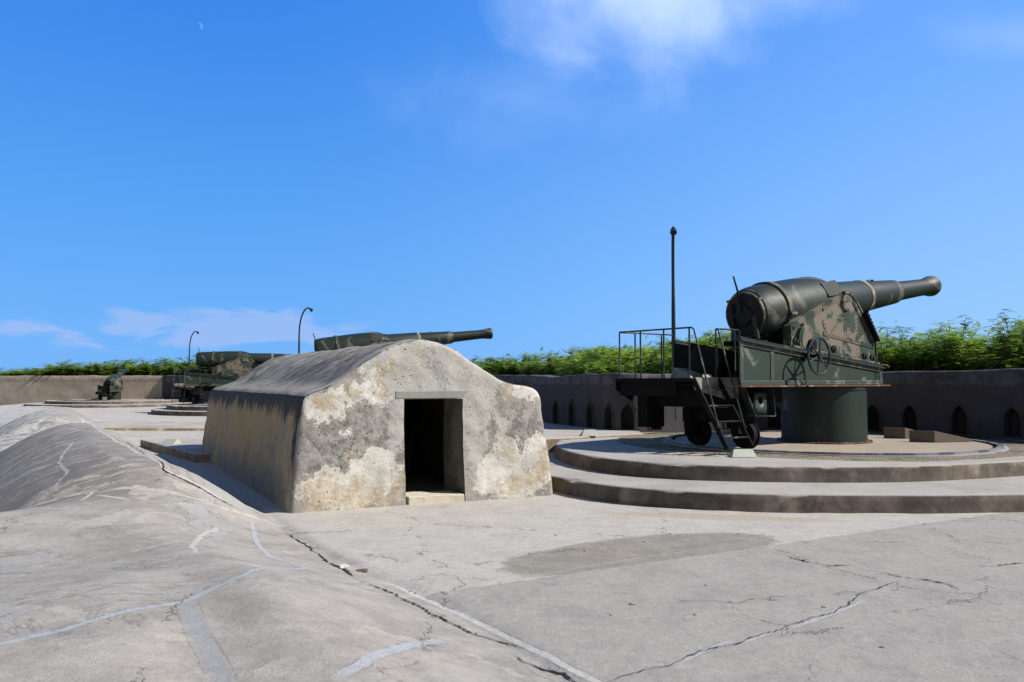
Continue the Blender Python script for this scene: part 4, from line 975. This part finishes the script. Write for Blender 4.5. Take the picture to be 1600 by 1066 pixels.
    for yy_ in (-.52, .72):
        t = MB(); Mw = Matrix.Translation((-3.62, yy_, .315))
        t.lathe([(-.07, 0), (-.07, .08), (-.035, .09), (-.035, .20), (-.07, .225), (-.07, .275), (.07, .275), (.07, .30), (.095, .30), (.095, .08), (.095, 0)], Mw, 40); t.build('truck_wheel', M_black, root, 30)
    # bracket box with a round hole, under the near girder
    t = MB(); t.prism([(-3.98, 1.30), (-3.62, .72), (-2.98, .70), (-3.05, 1.30)][::1], -.84, -.80)
    t2 = MB(); Pn = [(-3.98, 1.30), (-3.62, .72), (-2.98, .70), (-3.05, 1.30)]
    t2.beam((-3.95, -.72, 1.3), (-3.64, -.72, .72), .16, .02, up=(.86, 0, .5)); t2.beam((-3.64, -.72, .71), (-2.97, -.72, .69), .16, .02); t2.beam((-2.97, -.72, .69), (-3.04, -.72, 1.3), .16, .02, up=(1, 0, 0))
    t2.build('bracket', M_rail, root, 30)
    ring = MB(); cx_, cz_ = -3.42, 1.02; q4 = [(-3.72, 1.18), (-3.60, .74), (-3.22, .74), (-3.22, 1.18)]; n = 24; Vr = []
    for k in range(n):
        a = 2 * math.pi * k / n; Vr.append((cx_ + .07 * math.cos(a), -.74, cz_ + .085 * math.sin(a)))
    outp = []
    for k in range(n):
        a = 2 * math.pi * k / n; dx, dz = math.cos(a), math.sin(a); sc2 = min(.2 / max(abs(dx), 1e-6), (.16 if dz > 0 else .28) / max(abs(dz), 1e-6)); outp.append((cx_ + dx * sc2, -.74, cz_ + dz * sc2))
    ring.add(Vr + outp, [(k, (k + 1) % n, n + (k + 1) % n, n + k) for k in range(n)]); ro = ring.build('hole_plate', M_body, root, 30)
    so = ro.modifiers.new('s', 'SOLIDIFY'); so.thickness = .02
    if ladder:
        # rear stage
        t = MB(); ZD = 1.47
        t.box(-4.98, -4.24, -.30, 1.85, ZD - .07, ZD); t.box(-4.24, -3.6, -.30, .80, ZD - .07, ZD - .002)
        for k in range(9): t.box(-4.99, -4.23, -.28 + k * .235, -.25 + k * .235, ZD + .0, ZD + .006)
        t.build('stage_deck', M_black, root, 30)
        t = MB(); t.prism([(-4.98, ZD + .02), (-4.90, 1.24), (-4.2, 1.09), (-3.57, .93), (-3.58, ZD + .02)][::-1], -.335, -.305); t.build('gusset_plate', M_plate, root, 30)
        t = MB(); t.prism([(-4.98, ZD - .07), (-4.98, ZD - .25), (-4.5, ZD - .5), (-4.3, ZD - .07)], 1.82, 1.85); t.box(-4.9, -4.8, .2, 1.8, 1.1, 1.4); t.build('stage_bracket', M_black, root, 30)
        t = MB(); t.box(-4.72, -4.20, 1.15, 1.45, .43, 1.40); t.build('hanging_locker', M_black, root, 30, .01)
        t = MB(); t.add([(-4.62, .05, ZD), (-3.9, .05, ZD), (-3.9, .6, ZD), (-4.62, .6, ZD), (-4.58, .12, ZD + .10), (-3.95, .12, ZD + .10), (-4.0, .55, ZD + .22), (-4.55, .55, ZD + .22)], [(0, 3, 2, 1), (4, 5, 6, 7), (0, 1, 5, 4), (1, 2, 6, 5), (2, 3, 7, 6), (3, 0, 4, 7)]); t.build('hatch_box', M_plate, root, 30)
        H = 2.48; rr_ = .018
        def rail_(name, pts, posts):
            t = MB(); t.tube(pts, rr_, 8)
            for p_ in posts: t.tube([(p_[0], p_[1], ZD - .02), (p_[0], p_[1], H)], rr_, 8)
            t.build(name, M_rail, root, 60)
        rail_('handrail', [(-4.95, -1.0, .50), (-4.95, -.93, .52), (-4.95, -.34, H - .04), (-4.95, -.28, H), (-4.93, .6, H), (-4.90, 1.80, H)], [(-4.95, -.22), (-4.93, .48), (-4.91, 1.16)])
        rail_('handrail', [(-4.90, 1.80, ZD), (-4.90, 1.80, H - .03), (-4.87, 1.82, H), (-3.2, 1.82, H), (-3.14, 1.82, H - .04), (-3.12, 1.82, ZD + .3)], [(-4.4, 1.82), (-3.55, 1.82)])
        rail_('handrail', [(-4.2, -1.0, .52), (-4.2, -.94, .54), (-4.2, -.34, H - .04), (-4.2, -.29, H), (-3.52, -.29, H), (-3.47, -.29, H - .04), (-3.46, -.29, H - .25)], [(-4.2, -.27), (-3.62, -.29)])
        # ladder
        la = empty('ladder', (0, 0, 0)); la.parent = root
        for xx in (-4.95, -4.2):
            t = MB(); t.beam((xx, -.31, ZD), (xx, -1.12, .13), .03, .10, up=(0, 1, 0)); t.build('stringer', M_black, la, 30)
        for k in range(4):
            f_ = (k + .75) / 4.4; yy_ = -.31 - .81 * f_; zz = ZD - 1.34 * f_
            t = MB(); t.box(-4.94, -4.21, yy_ - .07, yy_ + .07, zz - .012, zz + .008); t.build('rung', M_rail, la, 30)
    return root
M_ped = paint('pedestal_paint', (.016, .029, .023), (.11, .12, .105), (.12, .055, .03), .06, .16, .5, 1.0, 7)
M_girder = paint('girder_paint', (.023, .039, .031), (.15, .155, .135), (.15, .07, .04), -.1, .08, .55, 1.25, 13)
M_rivet = simple("rusty_rivets", (.060, .026, .014), .85, 0, 9, .5)
M_pedd = paint('breech_iron', (.011, .013, .013), (.03, .03, .028), (.05, .025, .018), .1, .15, .7, 2, 22)
M_hoop = paint('hoop_paint', (.045, .052, .042), (.15, .135, .10), (.12, .05, .025), .4, .3, .6, 4, 18)
M_trim = paint('girder_trim', (.060, .074, .064), (.17, .17, .15), (.14, .06, .035), .3, .35, .6, 3, 14)
M_edge = paint('worn_edge', (.13, .125, .105), (.30, .26, .2), (.22, .09, .04), .6, .5, .6, 4, 8)
make_gun('nearest and largest dark green coastal gun with railed stage, ladder and riveted carriage', (C1[0], C1[1], .578), 53, 8.3)
make_gun('green coastal gun seen side-on left of the bunker, with a thin railed stage', (C2[0], C2[1], .53), 77, 1.0, .88, .86, 1.12)
make_gun('coastal gun of which only the long barrel shows above the bunker roof', (C3[0], C3[1], .63), 72, 6.6, .92, .98, 1.08, ladder=True, fine=False)
# small far gun
platform_far = platform((C4[0], C4[1]), lambda a: 6.3, lambda a: 4.9, .22, .45, 'low round platform under the small far gun at the far left wall', rg=4.2)
make_gun('small far gun pointing up, seen from behind in front of the pale wall', (C4[0], C4[1], .45), -6, 15, .53, 1.0, .9, ladder=False, fine=False)

# ------------------------------------------------------------ lamp posts
def lamp(base, adir, H, label):
    root = empty('lamp_post', (base[0], base[1], .0), math.atan2(adir[1], adir[0])); tag(root, label, 'street lamp', 'tall curved lamp posts')
    pts = [(0, 0, 0), (0, 0, H - 2.2), (0, 0, H - 1.5)]
    for k in range(1, 11):
        a = k / 10 * R(105); pts.append((.62 * (1 - math.cos(a)) ** 1.0 * .85, 0, H - 1.5 + 1.5 * math.sin(min(a, R(90))) - (.08 if a > R(100) else 0)))
    t = MB(); t.tube(pts, [.075, .055] + [.045] * (len(pts) - 2), 10); t.build('post', M_pole, root, 60)
    e = Vector(pts[-1]); t = MB(); t.lathe([(0, .0), (0, .06), (.05, .085), (.17, .095), (.19, .07), (.19, 0)], Matrix.Translation(e + Vector((-.02, 0, .04))) @ Matrix.Rotation(R(50), 4, 'Y'), 16); t.build('lamp_head', M_pole, root, 40)
    return root
def dirto(a, c): v = Vector((c[0] - a[0], c[1] - a[1])).normalized(); return (v.x, v.y)
lamp((4.58, 23.55), (-.16, -1.0), 6.25, 'tall black lamp post standing behind the railed stage of the nearest gun')
lamp((-12.45, 48.6), (1, -.1), 6.25, 'black curved lamp post rising behind the bunker roof')
lamp((-26.85, 69.2), (1, -.1), 6.1, 'farthest black curved lamp post, in front of the low trees at left')

# ------------------------------------------------------------ small things
def wedge(loc, rz, label, sx=.5, sy=.26, h=.14):
    t = MB(); t.add([(-sx / 2, -sy / 2, 0), (sx / 2, -sy / 2, 0), (sx / 2, sy / 2, 0), (-sx / 2, sy / 2, 0), (-sx / 2 + .10, .02, h), (sx / 2 - .03, .02, h), (sx / 2 - .03, .07, h), (-sx / 2 + .10, .07, h)],
          [(0, 3, 2, 1), (4, 5, 6, 7), (0, 1, 5, 4), (1, 2, 6, 5), (2, 3, 7, 6), (3, 0, 4, 7)])
    o = t.build('lamp_cover', M_wedge, None, 30, .008); o.location = loc; o.rotation_euler = (0, 0, rz); return tag(o, label, 'lamp cover')
M_wedge = simple('pale_green_metal', (.33, .35, .29), .6, 0, 8, .25)
wedge((4.33, 15.75, .57), R(8), 'small pale sloping metal cover at the foot of the gun ladder')
wedge((1.92, 20.95, .622), R(8), 'small pale sloping metal cover on the terrace right of the bunker', .42, .26, .15)
wedge((-9.65, 23.6, .21), R(-15), 'small grey sloping block on the low slab left of the bunker', .5, .4, .15)
def chock(A, B, Cq, h, label):
    D_ = (A[0] + Cq[0] - B[0], A[1] + Cq[1] - B[1]); P = [A, B, Cq, D_]; ox, oy = A; zb = .582
    V = [(x - ox, y - oy, 0) for x, y in P] + [(P[0][0] - ox, P[0][1] - oy, h), (P[1][0] - ox, P[1][1] - oy, h), (P[2][0] - ox, P[2][1] - oy, .05), (P[3][0] - ox, P[3][1] - oy, .05)]
    t = MB(); t.add(V, [(0, 3, 2, 1), (4, 5, 6, 7), (0, 1, 5, 4), (1, 2, 6, 5), (2, 3, 7, 6), (3, 0, 4, 7)])
    o = t.build('wooden_ramp', M_brown, None, 30, .008); o.location = (ox, oy, zb); tag(o, label, 'wooden ramp')
    return o
chock((9.25, 19.47), (9.71, 19.2), (10.72, 19.46), .265, 'brown wedge-shaped board box right of the pedestal, the nearer of two')
chock((9.23, 20.75), (9.62, 20.45), (10.5, 20.75), .27, 'brown wedge-shaped board box close behind the pedestal, partly hidden by the other')

# daytime moon, thin pale crescent
m, T, b = mat('moon_glow'); b.inputs['Base Color'].default_value = (0, 0, 0, 1); b.inputs['Emission Color'].default_value = (.10, .285, .72, 1); b.inputs['Emission Strength'].default_value = 1.0; b.inputs['Specular IOR Level'].default_value = 0
mo = MB(); Vm = []; N = 24; Rm = 13.0
Po = [(Rm * math.cos(a), Rm * math.sin(a)) for a in np.linspace(R(100), R(-80), N)]; Pi = [(Rm * .25 * math.cos(t) , Rm * math.sin(t)) for t in np.linspace(R(-80), R(100), N)]
mo.prism([(x, z) for x, z in (Po + Pi[1:-1])], 0, 4)
o = mo.build('moon', m, None, None); o.location = ((302 - 800) / FPX * 3000, 3000, 2 + (HZ - 31) / FPX * 3000); o.rotation_euler = (0, R(-20), 0); tag(o, 'faint pale half moon high in the blue sky at upper left', 'moon')

# ------------------------------------------------------------ thicket of feathery trees
def leaf_mat():
    m, T, b = mat('feathery_leaves'); at_ = T.new('ShaderNodeAttribute'); at_.attribute_name = 'tone'; oi = T.new('ShaderNodeObjectInfo')
    f = T.m('ADD', at_.outputs['Fac'], T.m('MULTIPLY', T.m('SUBTRACT', oi.outputs['Random'], .5), .8))
    c = T.mix(T.ss(f, 0, 1), (.135, .235, .050), (.32, .46, .120))
    T.put(b.inputs['Base Color'], c); b.inputs['Roughness'].default_value = .6; b.inputs['Specular IOR Level'].default_value = .2
    tr = T.new('ShaderNodeBsdfTranslucent'); T.put(tr.inputs[0], T.mix(1.0, c, (1.3, 1.3, .6), 'MULTIPLY'))
    mx = T.new('ShaderNodeMixShader'); mx.inputs[0].default_value = .5; T.l.new(b.outputs[0], mx.inputs[1]); T.l.new(tr.outputs[0], mx.inputs[2])
    T.l.new(mx.outputs[0], T.n['Material Output'].inputs[0]); return m
M_leaf = leaf_mat(); M_bark = simple('grey_bark', (.20, .165, .12), .9)
def tree_meshes(seed, wd=1.25, H=2.6, nl=34000):
    r = np.random.default_rng(seed); random.seed(seed)
    t = MB(); tips = []
    for k in range(9):
        a = r.uniform(0, 6.28); tilt = r.uniform(.1, .75); L = H * r.uniform(.62, 1.0); p = Vector((r.uniform(-.15, .15), r.uniform(-.15, .15), 0)); pts = [p.copy()]
        dv = Vector((math.cos(a) * tilt, math.sin(a) * tilt, 1)).normalized()
        for s_ in range(6):
            dv = (dv + Vector((r.uniform(-.2, .2), r.uniform(-.2, .2), .06))).normalized(); p = p + dv * L / 6; pts.append(p.copy())
            if s_ >= 0:
                for _ in range(3):
                    d2 = (dv * .5 + Vector((r.uniform(-1, 1), r.uniform(-1, 1), r.uniform(-.2, .8)))).normalized(); e = p + d2 * r.uniform(.25, .6); tips.append((p.copy(), e)); t.tube([p, p.lerp(e, .6) + Vector((0, 0, .02)), e], [.010, .007, .003], 4)
        t.tube(pts, [.035 * (1 - i / 7.5) + .004 for i in range(7)], 5)
    for _ in range(70):
        a = r.uniform(0, 6.28); q1 = r.uniform(0, 1) ** .5 * 1.0; hz_ = r.uniform(.25, .80) * H * (1 - .25 * q1)
        p = Vector((math.cos(a) * q1, math.sin(a) * q1, hz_)); e = p + Vector((math.cos(a) * .25, math.sin(a) * .25, r.uniform(.1, .4))); tips.append((p, e)); t.tube([p - Vector((0, 0, .3)), e], [.008, .003], 4)
    V = []; F = []; tone = []
    # feathery leaf sprays along twigs
    per = nl // len(tips)
    cen = []; 
    for (p, e) in tips:
        tn = r.uniform(0, 1)
        nsp = 6
        for s_ in range(nsp):
            c0 = p.lerp(e, r.uniform(.2, 1.1)) + Vector(r.normal(0, .07, 3)); d = Vector(r.normal(0, 1, 3)); d.z = abs(d.z) * .3 - .1; d.normalize(); L = r.uniform(.14, .30)
            side = d.cross(Vector((0, 0, 1))).normalized(); up = side.cross(d)
            n = per // nsp + 1
            for k in range(n):
                f = k / n; sg = 1 if k % 2 else -1; c1 = c0 + d * L * f + up * (-.06 * f * f)
                ld = (side * sg + d * .5 + up * r.uniform(-.3, .3)).normalized(); ll = .088 * (1 - .45 * f) * r.uniform(.8, 1.2); wv2 = ld.cross(up).normalized() * .019
                i0 = len(V); V += [c1, c1 + ld * ll * .5 + wv2, c1 + ld * ll, c1 + ld * ll * .5 - wv2]; F.append((i0, i0 + 1, i0 + 2, i0 + 3)); tone.append(min(1, max(0, tn + r.uniform(-.2, .2))))
    me_c = bpy.data.meshes.new('crown'); me_c.from_pydata([tuple(v) for v in V], [], F); me_c.materials.append(M_leaf)
    at_ = me_c.attributes.new('tone', 'FLOAT', 'FACE'); at_.data.foreach_set('value', np.array(tone, dtype=np.float32))
    me_t = bpy.data.meshes.new('trunk'); me_t.from_pydata(t.V, [], t.F); me_t.materials.append(M_bark)
    return me_c, me_t
variants = [tree_meshes(s_) for s_ in (1, 2, 3, 4, 5, 6)]
def tree(x, y, z, sc, sz, label, group):
    root = empty('tree', (x, y, z), random.uniform(0, 6.28)); root.scale = (sc, sc, sz); tag(root, label, 'tree', group)
    mc, mt = random.choice(variants)
    for nm, me_ in (('crown', mc), ('trunk', mt)):
        o = bpy.data.objects.new(nm, me_); COL.objects.link(o); o.parent = root
random.seed(11)
pn = catmull(NW, .05); 
def along(path, d_from, step, dist, jit, fn):
    P = catmull(path, .1); acc = 0; last = P[0]; nxt = d_from
    for i in range(1, len(P)):
        acc += (P[i] - P[i - 1]).length
        if acc >= nxt:
            t = (P[i] - P[i - 1]).normalized(); out = Vector((t.y, -t.x)); q_ = P[i] + out * (dist + random.uniform(-jit, jit))
            fn(q_.x, q_.y); nxt = acc + step * random.uniform(.7, 1.3)
cnt = 0
def topz(x, y):          # canopy height above eye as seen in the photograph, as a smooth function of bearing
    px = 800 + FPX * x / y
    yp = np.interp(px, [-100, 0, 130, 330, 700, 800, 900, 1000, 1080, 1150, 1380, 1450, 1520, 1600, 1900], [584, 580, 568, 560, 566, 562, 553, 549, 538, 528, 518, 515, 510, 507, 504])
    return EYE + (HZ - yp) / FPX * y
def put(x, y):
    global cnt
    if y < 8 or x / y > .80 or x / y < -.75: return
    fl = y > 50
    tz = topz(x, y); zb = 1.55 if not fl else 1.7
    hgt = (tz - zb) * random.uniform(.84, 1.02); hgt = max(.7, hgt)
    sc = random.uniform(.85, 1.15) * (1.0 if not fl else 1.7)
    if fl: tree(x, y, zb, sc, hgt / 2.4, 'low green bushy tree beyond the far pale wall', 'low trees beyond the far wall')
    else: tree(x, y, zb, sc, hgt / 2.4, 'bright green feathery tree in the thicket beyond the black stained wall', 'feathery trees beyond the near wall')
    cnt += 1
NWn = [p for p in NW if p[1] < 50]
path_t = [(24, 14), (19, 18.5), (15.5, 22), (13, 24.8), (10.8, 26.6), (8, 27.4), (5.8, 27.6), (4.6, 28.6), (4.2, 31), (4.6, 36), (4.8, 42), (2.5, 49)]
for off, st in ((-1.0, 1.15), (.4, 1.15), (1.9, 1.2), (3.6, 1.4), (5.6, 1.7)):
    along(path_t, .3, st, off, .5, put)
path_f = [(1, 52), (-5, 60), (-12, 68), (-22, 70.5), (-29.6, 73.5), (-40, 74), (-55, 75), (-62, 76)]
for off, st in ((0, 1.9), (2.2, 2.0), (5, 2.4)):
    along(path_f, .5, st, off, .7, put)
print('trees', cnt)

# sparse weeds: in the gravel by the ladder and in the toe crack
m, T, b = mat('dry_grass'); n = T.noise(T.coord(), 3, 3)
T.put(b.inputs['Base Color'], T.mix(n, (.10, .16, .03), (.30, .27, .12))); b.inputs['Roughness'].default_value = .8
gb = MB(); random.seed(5)
def blades(cx, cy, z, n, rx, ry, h):
    for _ in range(n):
        x = cx + random.gauss(0, rx); y = cy + random.gauss(0, ry); a = random.uniform(0, 6.28); hh = h * random.uniform(.4, 1.2); le = random.uniform(.2, .8) * hh; w_ = .004 + hh * .03
        dx, dy = math.cos(a), math.sin(a); zz = gz(x, y) if z is None else z
        gb.add([(x - dy * w_, y + dx * w_, zz), (x + dy * w_, y - dx * w_, zz), (x + dx * le, y + dy * le, zz + hh)], [(0, 1, 2)])
for _ in range(40):
    blades(random.uniform(2.9, 5.0), random.uniform(15.9, 16.9), .55, 9, .07, .05, .05)
blades(6.8, 15.9, .55, 60, .5, .1, .03); blades(9.8, 16.9, .55, 60, .5, .15, .03)
for px in ((740, 984), (800, 1003), (690, 960), (640, 936), (522, 880), (1235, 871), (852, 1039)):
    q_ = at(*px); blades(q_.x, q_.y, None, 12, .03, .02, .022)
tag(gb.build('grass', m, None, None), kind='stuff')
